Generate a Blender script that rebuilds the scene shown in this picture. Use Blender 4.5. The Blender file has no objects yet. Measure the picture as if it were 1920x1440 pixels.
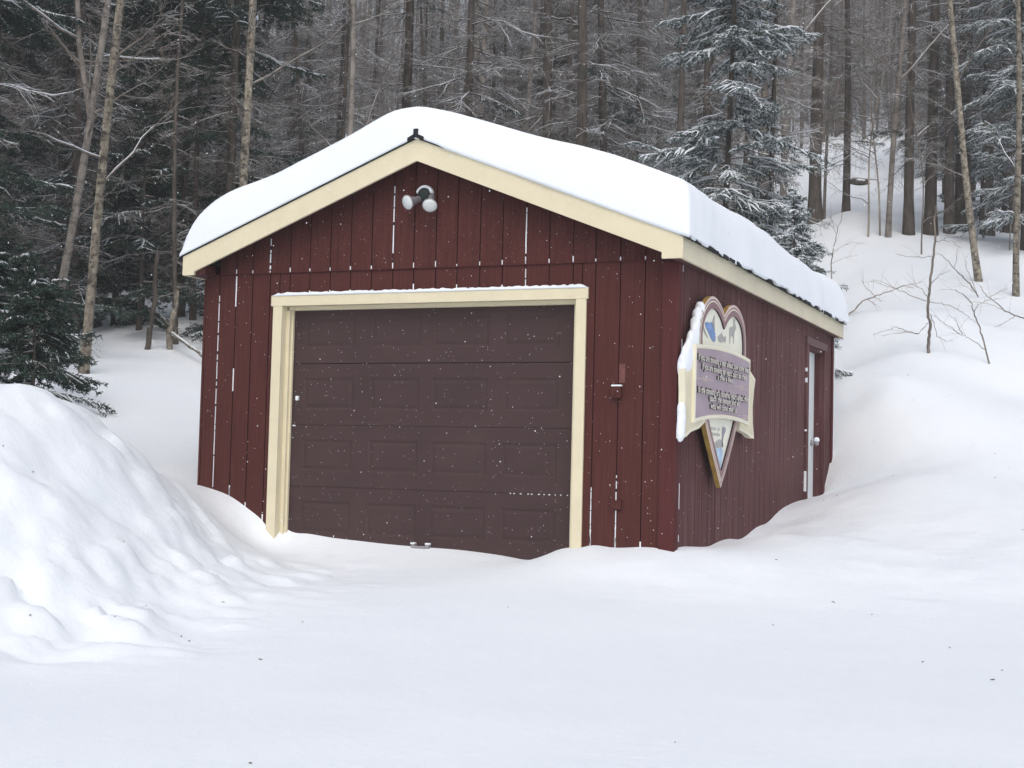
import bpy, bmesh, math, random
import numpy as np
from mathutils import Vector, Matrix

random.seed(11)
SC = bpy.context.scene
COL = SC.collection

# ============================================================ small helpers
def link(o):
    COL.objects.link(o); return o

def tag(o, label=None, cat=None, group=None, kind=None):
    if label: o['label'] = label
    if cat: o['category'] = cat
    if group: o['group'] = group
    if kind: o['kind'] = kind
    return o

def empty(name, loc=(0, 0, 0), rot=(0, 0, 0)):
    o = bpy.data.objects.new(name, None); o.empty_display_size = .2
    o.location = loc; o.rotation_euler = rot
    return link(o)

def mesh_obj(name, verts, faces, mat, parent=None, smooth=False):
    me = bpy.data.meshes.new(name)
    me.from_pydata([tuple(v) for v in verts], [], [tuple(f) for f in faces])
    me.materials.append(mat)
    if smooth: me.shade_smooth()
    o = bpy.data.objects.new(name, me); link(o)
    if parent: o.parent = parent
    return o

def np_mesh(name, V, Q, T, mat, smooth=True):
    """mesh from numpy: V (n,3), Q (q,4) quads, T (t,3) triangles"""
    me = bpy.data.meshes.new(name)
    V = np.asarray(V, np.float32).reshape(-1, 3)
    Q = np.asarray(Q, np.int32).reshape(-1, 4) if Q is not None and len(Q) else np.zeros((0, 4), np.int32)
    T = np.asarray(T, np.int32).reshape(-1, 3) if T is not None and len(T) else np.zeros((0, 3), np.int32)
    me.vertices.add(len(V)); me.vertices.foreach_set('co', V.ravel())
    me.loops.add(Q.size + T.size)
    me.loops.foreach_set('vertex_index', np.concatenate([Q.ravel(), T.ravel()]))
    me.polygons.add(len(Q) + len(T))
    st = np.concatenate([np.arange(len(Q)) * 4, Q.size + np.arange(len(T)) * 3]).astype(np.int32)
    me.polygons.foreach_set('loop_start', st)
    me.polygons.foreach_set('use_smooth', np.full(len(st), smooth))
    me.update(calc_edges=True); me.validate()
    me.materials.append(mat)
    return me

class BM:
    """collects boxes, prisms, tubes; builds one mesh object"""
    def __init__(s): s.b = bmesh.new()
    def box(s, x0, x1, y0, y1, z0, z1, bev=0):
        v = [s.b.verts.new(p) for p in [(x0,y0,z0),(x1,y0,z0),(x1,y1,z0),(x0,y1,z0),(x0,y0,z1),(x1,y0,z1),(x1,y1,z1),(x0,y1,z1)]]
        fs = [s.b.faces.new([v[i] for i in f]) for f in [(3,2,1,0),(4,5,6,7),(0,1,5,4),(1,2,6,5),(2,3,7,6),(3,0,4,7)]]
        if bev:
            es = list({e for f in fs for e in f.edges})
            bmesh.ops.bevel(s.b, geom=es, offset=bev, segments=2, affect='EDGES', profile=.6)
        return s
    def poly(s, pts):
        return s.b.faces.new([s.b.verts.new(p) for p in pts])
    def prism(s, pts, off):
        """closed prism: polygon pts extruded by vector off"""
        off = Vector(off)
        a = [s.b.verts.new(p) for p in pts]; c = [s.b.verts.new(Vector(p) + off) for p in pts]
        n = len(pts)
        s.b.faces.new(a[::-1]); s.b.faces.new(c)
        for i in range(n): s.b.faces.new([a[i], a[(i+1) % n], c[(i+1) % n], c[i]])
        return s
    def lathe(s, prof, M, seg=24):
        """prof: list of (r, h) about local z, placed by matrix M"""
        rings = []
        for r, h in prof:
            if r < 1e-6: rings.append([s.b.verts.new(M @ Vector((0, 0, h)))])
            else: rings.append([s.b.verts.new(M @ Vector((r*math.cos(2*math.pi*i/seg), r*math.sin(2*math.pi*i/seg), h))) for i in range(seg)])
        for A, B in zip(rings[:-1], rings[1:]):
            for i in range(seg):
                j = (i+1) % seg
                if len(A) == 1 and len(B) == 1: continue
                if len(A) == 1: s.b.faces.new([A[0], B[j], B[i]])
                elif len(B) == 1: s.b.faces.new([A[i], A[j], B[0]])
                else: s.b.faces.new([A[i], A[j], B[j], B[i]])
        return s
    def build(s, name, mat, parent=None, smooth=False):
        bmesh.ops.recalc_face_normals(s.b, faces=s.b.faces[:])
        me = bpy.data.meshes.new(name); s.b.to_mesh(me); s.b.free()
        me.materials.append(mat)
        if smooth: me.shade_smooth()
        o = bpy.data.objects.new(name, me); link(o)
        if parent: o.parent = parent
        return o

# ============================================================ materials
def new_mat(name):
    m = bpy.data.materials.new(name); m.use_nodes = True
    nt = m.node_tree; nt.nodes.clear()
    out = nt.nodes.new('ShaderNodeOutputMaterial'); bs = nt.nodes.new('ShaderNodeBsdfPrincipled')
    nt.links.new(bs.outputs[0], out.inputs[0])
    return m, nt, bs

def N(nt, typ, **kw):
    n = nt.nodes.new(typ)
    for k, v in kw.items():
        if k in n.inputs.keys() if hasattr(n.inputs, 'keys') else False: n.inputs[k].default_value = v
        else: setattr(n, k, v)
    return n

def noise(nt, vec, scale, detail=4, rough=.55, stretch=None):
    if stretch:
        mp = nt.nodes.new('ShaderNodeMapping'); mp.inputs['Scale'].default_value = stretch
        nt.links.new(vec, mp.inputs[0]); vec = mp.outputs[0]
    n = nt.nodes.new('ShaderNodeTexNoise'); n.inputs['Scale'].default_value = scale
    n.inputs['Detail'].default_value = detail; n.inputs['Roughness'].default_value = rough
    nt.links.new(vec, n.inputs['Vector']); return n.outputs[0]

def ramp(nt, fac, stops):
    r = nt.nodes.new('ShaderNodeValToRGB'); e = r.color_ramp.elements
    while len(e) < len(stops): e.new(.5)
    for el, (p, c) in zip(e, stops):
        el.position = p; el.color = (c, c, c, 1) if isinstance(c, (int, float)) else (*c, 1)
    nt.links.new(fac, r.inputs[0]); return r.outputs[0]

def mix(nt, fac, a, b):
    m = nt.nodes.new('ShaderNodeMix'); m.data_type = 'RGBA'
    for sock, v in ((0, fac), (6, a), (7, b)):
        if isinstance(v, bpy.types.NodeSocket): nt.links.new(v, m.inputs[sock])
        elif isinstance(v, (int, float)): m.inputs[sock].default_value = v
        else: m.inputs[sock].default_value = (*v, 1)
    return m.outputs[2]

def mathn(nt, op, a, b=None):
    m = nt.nodes.new('ShaderNodeMath'); m.operation = op
    for i, v in enumerate((a, b)):
        if v is None: continue
        if isinstance(v, bpy.types.NodeSocket): nt.links.new(v, m.inputs[i])
        else: m.inputs[i].default_value = v
    return m.outputs[0]

def bump(nt, bs, h, strength=.3, dist=.01):
    b = nt.nodes.new('ShaderNodeBump'); b.inputs['Strength'].default_value = strength; b.inputs['Distance'].default_value = dist
    nt.links.new(h, b.inputs['Height']); nt.links.new(b.outputs[0], bs.inputs['Normal'])

def specks(nt, vec, scale, size, seed_thr):
    """small separate flecks of stuck snow: 0/1"""
    mp = nt.nodes.new('ShaderNodeMapping'); mp.inputs['Scale'].default_value = (1, 1, .8)
    nt.links.new(vec, mp.inputs[0])
    v = nt.nodes.new('ShaderNodeTexVoronoi'); v.inputs['Scale'].default_value = scale
    nt.links.new(mp.outputs[0], v.inputs['Vector'])
    sep = nt.nodes.new('ShaderNodeSeparateColor'); nt.links.new(v.outputs['Color'], sep.inputs[0])
    sz = mathn(nt, 'MULTIPLY', sep.outputs[1], size)
    return mathn(nt, 'MULTIPLY', mathn(nt, 'LESS_THAN', v.outputs['Distance'], sz), mathn(nt, 'GREATER_THAN', sep.outputs[0], seed_thr))

SNOW = (.84, .885, .93)

def mat_paint(name, col, var=.25, rough=.7, speck=None, streak=(60, 60, 2), bumpd=.002, wear=None):
    m, nt, bs = new_mat(name)
    tc = nt.nodes.new('ShaderNodeTexCoord').outputs['Object']
    n1 = noise(nt, tc, 1.0, 6, .6, streak); n2 = noise(nt, tc, 2.2, 5, .6); n3 = noise(nt, tc, 90, 3, .6)
    dark = tuple(c * (1 - var) for c in col); lite = tuple(min(1, c * (1 + var)) for c in col)
    c = mix(nt, ramp(nt, n1, [(.3, 0), (.7, 1)]), dark, lite)
    c = mix(nt, ramp(nt, n2, [(.35, 0.0), (.7, .55)]), c, tuple(x * (1 - var * .8) for x in col))
    c = mix(nt, ramp(nt, n3, [(.50, 0), (.68, .6)]), c, tuple(min(1, x * (1 + 1.6*var) + .02*var) for x in col))
    if wear:
        wcol, s, lo, hi, amt = wear
        w = noise(nt, tc, 1.0, 8, .7, s); w2 = noise(nt, tc, .9, 3, .5)
        f = mathn(nt, 'MULTIPLY', ramp(nt, w, [(lo, 0), (hi, amt)]), ramp(nt, w2, [(.3, .3), (.65, 1)]))
        c = mix(nt, f, c, wcol)
    if speck:
        for sc, sz, th in speck:
            c = mix(nt, specks(nt, tc, sc, sz, th), c, SNOW)
    nt.links.new(c, bs.inputs['Base Color'])
    bs.inputs['Roughness'].default_value = rough; bs.inputs['Specular IOR Level'].default_value = .12
    h = mathn(nt, 'ADD', n1, mathn(nt, 'MULTIPLY', n3, .5))
    bump(nt, bs, h, .35, bumpd)
    return m

def mat_snow(name, grain=.5):
    m, nt, bs = new_mat(name)
    tc = nt.nodes.new('ShaderNodeTexCoord').outputs['Object']
    a = noise(nt, tc, 9, 5, .6); b = noise(nt, tc, 70, 4, .7); c = noise(nt, tc, 1.3, 3, .5)
    d_ = noise(nt, tc, 26, 4, .65)
    col = mix(nt, ramp(nt, c, [(.3, 0), (.7, 1)]), (.825, .875, .925), (.855, .898, .94))
    nt.links.new(col, bs.inputs['Base Color'])
    bs.inputs['Roughness'].default_value = .75
    bs.inputs['Specular IOR Level'].default_value = .25
    h = mathn(nt, 'ADD', mathn(nt, 'MULTIPLY', a, 1.0), mathn(nt, 'ADD', mathn(nt, 'MULTIPLY', b, grain * .4), mathn(nt, 'MULTIPLY', d_, grain * 1.2)))
    bump(nt, bs, h, .3, .02)
    return m

def mat_bark(name, dark, lite, snow=.5, scale=(14, 14, 3), snowlo=.55, patches=None):
    """bark with snow lodged on upward faces and in blown-on patches"""
    m, nt, bs = new_mat(name)
    tc = nt.nodes.new('ShaderNodeTexCoord').outputs['Object']
    oi = nt.nodes.new('ShaderNodeObjectInfo').outputs['Random']
    n = noise(nt, tc, 1.0, 6, .65, scale); n2 = noise(nt, tc, 3.5, 5, .6)
    c = mix(nt, ramp(nt, n, [(.32, 0), (.68, 1)]), dark, lite)
    if patches:
        c = mix(nt, ramp(nt, noise(nt, tc, 1.0, 5, .7, patches[1]), [(.52, 0), (.6, patches[2])]), c, patches[0])
    v = mathn(nt, 'ADD', mathn(nt, 'MULTIPLY', oi, .5), .75)
    hs = nt.nodes.new('ShaderNodeHueSaturation'); nt.links.new(c, hs.inputs['Color']); nt.links.new(v, hs.inputs['Value'])
    c = hs.outputs[0]
    g = nt.nodes.new('ShaderNodeNewGeometry'); sp = nt.nodes.new('ShaderNodeSeparateXYZ'); nt.links.new(g.outputs['Normal'], sp.inputs[0])
    up = ramp(nt, sp.outputs[2], [(snowlo, 0), (snowlo + .25, 1)])
    f = mathn(nt, 'MULTIPLY', up, ramp(nt, n2, [(.5 - snow * .3, 0), (.6 - snow * .2, 1)]))
    c = mix(nt, f, c, SNOW)
    nt.links.new(c, bs.inputs['Base Color']); bs.inputs['Roughness'].default_value = .9
    bs.inputs['Specular IOR Level'].default_value = .15
    bump(nt, bs, n, .6, .02)
    return m

def mat_needles(name, a, b, frost=.15, lo=.62):
    m, nt, bs = new_mat(name)
    tc = nt.nodes.new('ShaderNodeTexCoord').outputs['Object']
    n = noise(nt, tc, 4, 3, .6); n2 = noise(nt, tc, 25, 3, .6)
    c = mix(nt, ramp(nt, n, [(.35, 0), (.65, 1)]), a, b)
    c = mix(nt, ramp(nt, n2, [(lo, 0), (lo + .08, frost)]), c, SNOW)
    nt.links.new(c, bs.inputs['Base Color']); bs.inputs['Roughness'].default_value = .8
    bs.inputs['Specular IOR Level'].default_value = .2
    return m

def mat_plain(name, col, rough=.6, metal=0, var=.15, scale=30):
    m, nt, bs = new_mat(name)
    tc = nt.nodes.new('ShaderNodeTexCoord').outputs['Object']
    n = noise(nt, tc, scale, 5, .6)
    c = mix(nt, ramp(nt, n, [(.3, 0), (.7, 1)]), tuple(x * (1 - var) for x in col), tuple(min(1, x * (1 + var)) for x in col))
    nt.links.new(c, bs.inputs['Base Color']); bs.inputs['Roughness'].default_value = rough; bs.inputs['Metallic'].default_value = metal
    if not metal and name != 'frosted_lamp_glass': bs.inputs['Specular IOR Level'].default_value = .2
    return m

FLK = [(60, .15, .93), (26, .08, .95)]
M = {}
M['snow'] = mat_snow('snow')
M['snow_soft'] = mat_snow('settled_snow', .2)
M['red'] = mat_paint('red_stain', (.078, .0255, .0225), .30, .8, FLK)
M['red_side'] = mat_paint('weathered_red_stain', (.080, .031, .032), .3, .85, [(30, .12, .9)], (45, 45, 1.2), wear=((.22, .12, .118), (30, 30, .7), .40, .64, .85))
M['red_board'] = mat_paint('red_corner_board', (.088, .026, .026), .2, .8, [(30, .12, .88)])
M['brown_trim'] = mat_paint('brown_trim', (.15, .095, .095), .2, .8, [(30, .12, .85)])
M['dark_red'] = mat_plain('groove_red', (.035, .008, .009), .9)
M['door'] = mat_paint('brown_door_paint', (.064, .040, .0405), .14, .6, [(65, .16, .90), (30, .08, .94)], (2, 2, 2), .001)
M['cream'] = mat_paint('cream_paint', (.72, .655, .475), .05, .55, None, (6, 6, 6), .001)
M['cream_side'] = mat_paint('weathered_cream_paint', (.68, .625, .47), .08, .6, [(20, .14, .93)], (3, 3, 3), .001)
M['shingle'] = mat_plain('dark_shingle', (.02, .021, .024), .8, 0, .5, 12)
M['black'] = mat_plain('black_metal', (.015, .016, .018), .5)
M['green_metal'] = mat_plain('dark_green_metal', (.028, .038, .036), .45)
M['grey_metal'] = mat_plain('weathered_grey_metal', (.30, .29, .31), .5, .3)
M['lens'] = mat_plain('frosted_lamp_glass', (.66, .70, .69), .2, 0, .05, 40)
M['gold'] = mat_plain('gold_paint', (.36, .235, .065), .5, 0, .25, 14)
M['sign_cream'] = mat_plain('sign_cream', (.77, .73, .57), .5, 0, .05, 5)
M['sign_face'] = mat_plain('sign_face_white', (.80, .79, .68), .5, 0, .04, 4)
M['mauve'] = mat_plain('mauve_border', (.235, .135, .145), .5, 0, .12, 5)
M['mauve_panel'] = mat_plain('mauve_panel', (.36, .29, .335), .5, 0, .08, 3)
M['pink_line'] = mat_plain('pale_pink_line', (.62, .50, .47), .5, 0, .05)
M['letter'] = mat_plain('letter_cream', (.66, .63, .57), .5, 0, .06)
M['letter_side'] = mat_plain('letter_dark_edge', (.04, .028, .03), .7)
M['art_blue'] = mat_plain('art_blue', (.16, .27, .52), .5, 0, .35, 22)
M['art_pale_blue'] = mat_plain('art_pale_blue', (.42, .56, .72), .5, 0, .25, 14)
M['art_grey'] = mat_plain('art_grey', (.38, .38, .36), .5, 0, .2, 22)
M['art_dark'] = mat_plain('art_slate', (.30, .29, .34), .5, 0, .15, 22)
M['white_door'] = mat_paint('white_door_paint', (.68, .72, .73), .06, .6, None, (3, 3, 3), .001)
M['litter'] = mat_plain('bark_litter', (.20, .17, .15), .9, 0, .4, 50)
M['bark_dark'] = mat_bark('dark_conifer_bark', (.042, .035, .030), (.125, .108, .092), .35, snowlo=.5)
M['bark_twig'] = mat_bark('grey_twig_bark', (.115, .098, .084), (.32, .278, .236), .5, snowlo=.62)
M['bark_birch'] = mat_bark('yellow_birch_bark', (.085, .075, .060), (.36, .325, .26), .35, (16, 16, 10), .45, ((.035, .03, .027), (9, 9, 14), .9))
M['bark_twig_dark'] = mat_bark('dark_twig_bark', (.042, .035, .030), (.15, .128, .108), .6, snowlo=.62)
M['bark_pale'] = mat_bark('pale_grey_bark', (.15, .135, .12), (.33, .30, .27), .4, (9, 9, 5), .5, ((.06, .052, .047), (5, 5, 9), .6))
M['needle'] = mat_needles('spruce_needles', (.020, .042, .031), (.044, .078, .058), .5)
M['needle_frost'] = mat_needles('frosted_needles', (.024, .046, .035), (.05, .084, .064), .85, .51)
M['needle_dark'] = mat_needles('hemlock_needles', (.018, .038, .029), (.040, .068, .051), .4)
M['far_bark'] = mat_bark('far_wood_bark', (.085, .070, .058), (.25, .212, .18), .5)

# ============================================================ terrain
#TERRAIN-BEGIN
CP = [(-3.61,-3.31,1.80),(-3.61,-2.91,1.78),(-3.74,-2.36,1.70),(-3.91,-1.85,1.59),(-4.15,-1.15,1.39),(-1.7,-5.25,.37),(-1.5,-4.6,.38),(-1.55,-2.6,.47),(-4.3,-4.2,1.95),(-4.4,-3.0,1.75),(-4.26,-.49,1.23),
 (-2.98,-3.96,1.25),(-2.49,-4.46,.79),(-2.95,-3.27,1.14),(-2.49,-3.8,.76),(-3.1,-2.36,1.02),(-2.54,-3.07,.71),(-3.54,-.95,.87),
 (-2.07,-4.89,.42),(-1.91,-4.35,.43),(-1.94,-3.49,.44),(-2.98,-1.54,.61),(-3.66,-.07,.75),(-4.85,-.80,1.15),(-4.95,-1.42,1.36),
 (-5.2,-1.85,1.45),(-5.35,1.07,1.39),(-7.14,3.48,2.08),(-9.77,6.51,3.0),(-12.24,9.02,3.6),(-10.75,8.89,3.65),(-11.64,5.6,2.98),
 (-19.42,17.37,5.65),(-17.07,11.48,4.45),(-8.52,3.02,2.3),(1.18,-5.85,.33),(-.37,-6.72,.33),(2.88,-5.35,.36),(.31,-3.82,.38),
 (-1.25,-5.77,.36),(2.7,-2.45,.42),(-2.1,-1.69,.51),(-1.34,-1.5,.54),(-.65,-1.19,.55),(-.95,-4.63,.38),(1.35,-3.06,.38),(-1.44,-3.4,.42),
 (.38,-.73,.58),(-.26,-.62,.62),(.45,1.45,.89),(.41,9.67,3.1),(-.49,11.56,3.75),(-.04,8.08,2.7),(.08,6.68,1.96),(.87,6.4,1.96),
 (1.17,4.22,1.36),(1.45,2.24,.9),(1.72,.26,.59),(2.0,8.82,2.4),(1.65,14.31,4.0),(1.28,20.3,5.72),(.97,25.29,7.18),(2.25,4.83,1.38),
 (2.4,2.34,.94),(2.51,.64,.61),(-2.46,21.87,6.78),(-.86,23.12,6.91),(-7.48,50.44,15.27),(-.67,10.0,2.83),(.44,16.22,4.6),
 # snow line along the front and right walls
 (-4.375,.02,1.159),(-4.232,.02,1.13),(-4.033,.02,1.075),(-3.863,.02,.987),(-3.684,.02,.892),(-3.56,.02,.753),(-3.482,.05,.725),
 (-3.338,.05,.74),(-3.126,.05,.722),(-2.813,.05,.709),(-2.2,.05,.692),(-1.863,.05,.69),(-1.433,.05,.663),(-1.08,.05,.655),
 (-.95,.02,.749),(-.74,.0,.772),(-.66,0,.80),(-.48,0,.784),(-.263,0,.80),(-.134,0,.80),(-.02,-.02,.782),(.01,.594,.789),(.01,1.078,.777),
 (.01,1.968,.825),(.01,2.771,.896),(.01,3.67,1.019),(.01,4.691,1.107),(.01,5.3,1.12),(.03,5.87,1.15),(.02,6.379,1.561),
 # beside and behind the garage, and outside the picture
 (-4.5,3,1.6),(-4.6,6.5,2.1),(-2.2,8.2,2.5),(-2.2,14,3.9),(-2.2,3,1.0),(-7,0,1.45),(-7,-4,1.6),(-9,-8,1.2),(-14,-4,2.0),(-25,0,3.2),
 (3.2,-10.6,-.08),(-2,-9,.15),(8,-8,0),(8,-12,-.3),(3,-16,-.5),(-6,-14,.2),(8,0,.7),(6,5,1.5),(8,10,3.0),(8,20,5.8),(16,10,3.3),(20,25,7.3),
 (-15,40,12.6),(-35,35,11.5),(-30,60,19.5),(0,70,21.5),(15,60,18),(-60,100,33),(-20,100,34),(20,100,33),(-60,40,14),(50,60,19),(40,0,2),(-50,-20,2),(0,-40,-1.5),(45,-40,-1),(-50,-50,0)]

def _tps():
    P = np.array(CP, float); n = len(P); S = 12.0
    X = P[:, :2] / S
    d = np.sqrt(((X[:, None] - X[None]) ** 2).sum(-1))
    K = np.where(d > 0, d * d * np.log(np.maximum(d, 1e-12)), 0.0) + np.eye(n) * 2e-5
    Q = np.hstack([np.ones((n, 1)), X])
    A = np.block([[K, Q], [Q.T, np.zeros((3, 3))]])
    w = np.linalg.solve(A, np.concatenate([P[:, 2], np.zeros(3)]))
    return X, w, S
_TX, _TW, _TS = _tps()

def _hash(i, j, s):
    h = (i * 374761393 + j * 668265263 + s * 974711) & 0xffffffff
    h = ((h ^ (h >> 13)) * 1274126177) & 0xffffffff
    return ((h ^ (h >> 16)) & 0xffff) / 65535.0

def vnoise(x, y, s=0):
    i = np.floor(x).astype(np.int64); j = np.floor(y).astype(np.int64); f = x - i; g = y - j
    f = f*f*f*(f*(f*6-15)+10); g = g*g*g*(g*(g*6-15)+10)
    a = _hash(i, j, s); b = _hash(i+1, j, s); c = _hash(i, j+1, s); d = _hash(i+1, j+1, s)
    return (a + (b-a)*f) * (1-g) + (c + (d-c)*f) * g - .5

def fbm(x, y, s=0, o=4):
    t = 0; a = 1
    for k in range(o):
        t = t + a * vnoise(x * 2**k + 17.3*k, y * 2**k - 9.1*k, s + k); a *= .5
    return t

def worley(x, y, s=0):
    i = np.floor(x).astype(np.int64); j = np.floor(y).astype(np.int64)
    best = np.full(x.shape, 9.0); idv = np.zeros(x.shape)
    for a in (-1, 0, 1):
        for b in (-1, 0, 1):
            px = i + a + _hash(i+a, j+b, s); py = j + b + _hash(i+a, j+b, s+7)
            d = np.hypot(px - x, py - y); m = d < best
            best = np.where(m, d, best); idv = np.where(m, _hash(i+a, j+b, s+13), idv)
    return best, idv

def gauss(x, y, cx, cy, r): return np.exp(-((x-cx)**2 + (y-cy)**2) / (r*r))

def ground_z(x, y, detail=True):
    x = np.asarray(x, float); y = np.asarray(y, float); sh = x.shape
    x = x.ravel(); y = y.ravel(); z = np.zeros(len(x))
    for k in range(0, len(x), 20000):
        X = np.stack([x[k:k+20000], y[k:k+20000]], 1) / _TS
        d = np.sqrt(((X[:, None] - _TX[None]) ** 2).sum(-1))
        K = np.where(d > 0, d * d * np.log(np.maximum(d, 1e-12)), 0.0)
        n = len(_TX)
        z[k:k+20000] = K @ _TW[:n] + _TW[n] + X @ _TW[n+1:]
    if detail:
        bank = np.clip(gauss(x, y, -3.1, -3.5, 1.15) + gauss(x, y, -3.3, -1.7, .95) + .75*gauss(x, y, -2.05, -4.4, .7), 0, 1)
        right = np.clip(.8*gauss(x, y, .1, -.55, .7) + .8*gauss(x, y, .9, 2.2, 1.6) + .7*gauss(x, y, .6, 5.6, 1.6) + .5*gauss(x, y, 1.8, .3, 1.4), 0, 1)
        near = np.exp(-np.maximum(np.hypot(x - 0, y) - 9, 0) / 6)
        garage = np.clip(1 - np.maximum(np.maximum(-4.3 - x, x + .02), np.maximum(.0 - y, y - 6.4)) / .12, 0, 1)
        keep = 1 - .85 * garage
        w, idw = worley(x * 2.1, y * 2.1, 3); w2, id2 = worley(x * 5.2, y * 5.2, 5)
        sa = -.29 * x + .96 * y; sb = .96 * x + .29 * y - 1.15 * z           # along and down the face of the ploughed bank
        wa, ia = worley(sa * .85 + .3 * vnoise(sa * 2, sb * 2, 50), sb * .75 + .3 * vnoise(sa * 2, sb * 2, 51), 41); wb, ib = worley(sa * 2.1, sb * 2.1, 43)
        d1 = np.clip(1 - wa * wa * 1.3, 0, 1) * (.35 + .65 * ia); d2 = np.clip(1 - wb * wb * 1.5, 0, 1) * ib
        wc, ic = worley(sa * 5.5, sb * 5.5, 47); wd, id_ = worley(sa * 3.1 + 5, sb * 3.1, 61); foot = np.exp(-((z - .58) / .3) ** 2); cl2 = (np.clip(1 - (wc / .5) ** 3, 0, 1) * (ic > .45) * ic * .8 + 1.6 * np.clip(1 - (wd / .5) ** 3, 0, 1) * (id_ > .6) * id_) * (.25 + foot)
        lump = np.clip(.62 - w, 0, 1) * (.4 + idw); clod = np.clip(.5 - w2, 0, 1) * (id2 > .55)
        z = z + keep * (bank * (.10 * fbm(sa * .8, sb * .8, 1, 4) + .17 * (d1 - .34) + .08 * (d2 - .25) + .046 * cl2)
                        + right * (.09 * fbm(x * .7, y * .7, 2, 3) + .025 * (lump - .12) + .02 * clod)
                        + near * (.009 * fbm(x * 1.2, y * 1.2, 4, 4)) + (1 - near) * .35 * fbm(x * .25, y * .25, 6, 4))
    z = z + .42 * gauss(x, y, -2.7, 22.9, .8) + .07 * gauss(x, y, .5, 7.5, .42) - .10 * gauss(x, y, .14, 7.2, .3) - .05 * gauss(x, y, .2, 3.2, .35) - .05 * gauss(x, y, .2, 2.2, .35)
    return z.reshape(sh)
#TERRAIN-END

def axis(lo, hi, a, b, step, grow):
    mid = list(np.arange(a, b + 1e-6, step)); s = step; out = []; v = a
    while v > lo: s *= grow; v -= s; out.append(v)
    s = step; v = mid[-1]; out2 = []
    while v < hi: s *= grow; v += s; out2.append(v)
    return np.array(out[::-1] + mid + out2)

GX = axis(-150, 140, -5.5, 3.6, .045, 1.045); GY = axis(-90, 190, -6.4, 3.2, .045, 1.045)
xx, yy = np.meshgrid(GX, GY); zz = ground_z(xx, yy)
nx, ny = len(GX), len(GY)
ii = (np.arange(ny-1)[:, None] * nx + np.arange(nx-1)[None]).ravel()
me = np_mesh('ground', np.stack([xx, yy, zz], -1).reshape(-1, 3), np.stack([ii, ii+1, ii+nx+1, ii+nx], 1), None, M['snow'])
tag(link(bpy.data.objects.new('ground', me)), 'deep snow covering the drive, banks and hillside', None, None, 'structure')

def gz(x, y): return float(ground_z(np.array([x]), np.array([y]))[0])

# ============================================================ garage
XL, DEP = -4.367, 6.40
APX, APZ, SL = -2.1835, 4.08, .3935
FO, EO, BO = .219, .107, 6.535          # front overhang, eave overhang, rear overhang
def roofz(x): return APZ - SL * abs(x - APX)

G = empty('garage', (APX, 0, .6))
tag(G, 'dark red wooden garage with brown overhead door and cream trim under deep roof snow', 'garage')
G_inv = Matrix.Translation((-APX, 0, -.6))
def gpart(o, parent=None):
    """re-parent a part built in world coordinates"""
    o.parent = parent or G
    if parent is None: o.matrix_parent_inverse = G_inv
    return o

def siding(edges, bottom, top, y, name, mat, axis_='x', gw=.009, gd=.010, out=-1, th=.03):
    """grooved panel: boards between edges; face at y, grooves gd deep away from the outside; out=-1 faces -axis"""
    b = bmesh.new(); bg = bmesh.new()
    def P(u, d, z): return (u, d, z) if axis_ == 'x' else (d, u, z)
    def quad(bb, pts): bb.faces.new([bb.verts.new(p) for p in pts])
    for a, c in zip(edges[:-1], edges[1:]):
        a2, c2 = a + gw/2, c - gw/2
        cuts = [a2] + [k for k in (APX,) if axis_ == 'x' and a2 < k < c2] + [c2]
        for p, q in zip(cuts[:-1], cuts[1:]):
            quad(b, [P(p, y, bottom((p+q)/2)), P(q, y, bottom((p+q)/2)), P(q, y, top(q)), P(p, y, top(p))])
        yb = y - out * gd
        for e in (a2, c2):
            quad(bg, [P(e, y, bottom((a+c)/2)), P(e, yb, bottom((a+c)/2)), P(e, yb, top(e)), P(e, y, top(e))])
    for e in edges:
        bt = min(bottom(e - .02), bottom(e + .02))
        quad(bg, [P(e-gw/2, yb, bt), P(e+gw/2, yb, bt), P(e+gw/2, yb, top(e)), P(e-gw/2, yb, top(e))])
    obs = []
    for bb, nm, mm in ((b, name, mat), (bg, 'groove', M['dark_red'])):
        bmesh.ops.remove_doubles(bb, verts=bb.verts[:], dist=1e-5)
        m_ = bpy.data.meshes.new(nm); bb.to_mesh(m_); bb.free(); m_.materials.append(mm)
        obs.append(link(bpy.data.objects.new(nm, m_)))
    obs[1].parent = obs[0]
    return obs

SEAM = 3.035
ge = [-4.367, -4.225, -4.05, -3.88, -3.699, -3.60, -3.496, -3.297, -3.095, -2.895, -2.692, -2.488, -2.291, -2.086, -1.889, -1.681, -1.479, -1.272, -1.067, -.86, -.78, -.668, -.46, -.255, -.107, 0.0]
DX0, DX1, DZT = -3.557, -.8236, 2.778
def wtop(x): return roofz(x) - .045
def wbot(x): return 2.74 if -3.57 < x < -.81 else .30
lower, lg = siding(ge, wbot, lambda x: SEAM, 0.0, 'front_siding', M['red'])
gpart(lower)
upper, ug = siding([e for e in ge if -4.3 < e < -.02 and e not in (-3.60, -.78)], lambda x: SEAM + .004, wtop, -.007, 'gable_siding', M['red'])
gpart(upper)
b = BM(); b.box(XL+.05, -.05, -.016, -.001, SEAM - .002, SEAM + .004)
gpart(b.build('seam_flashing', M['red_board']))
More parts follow.
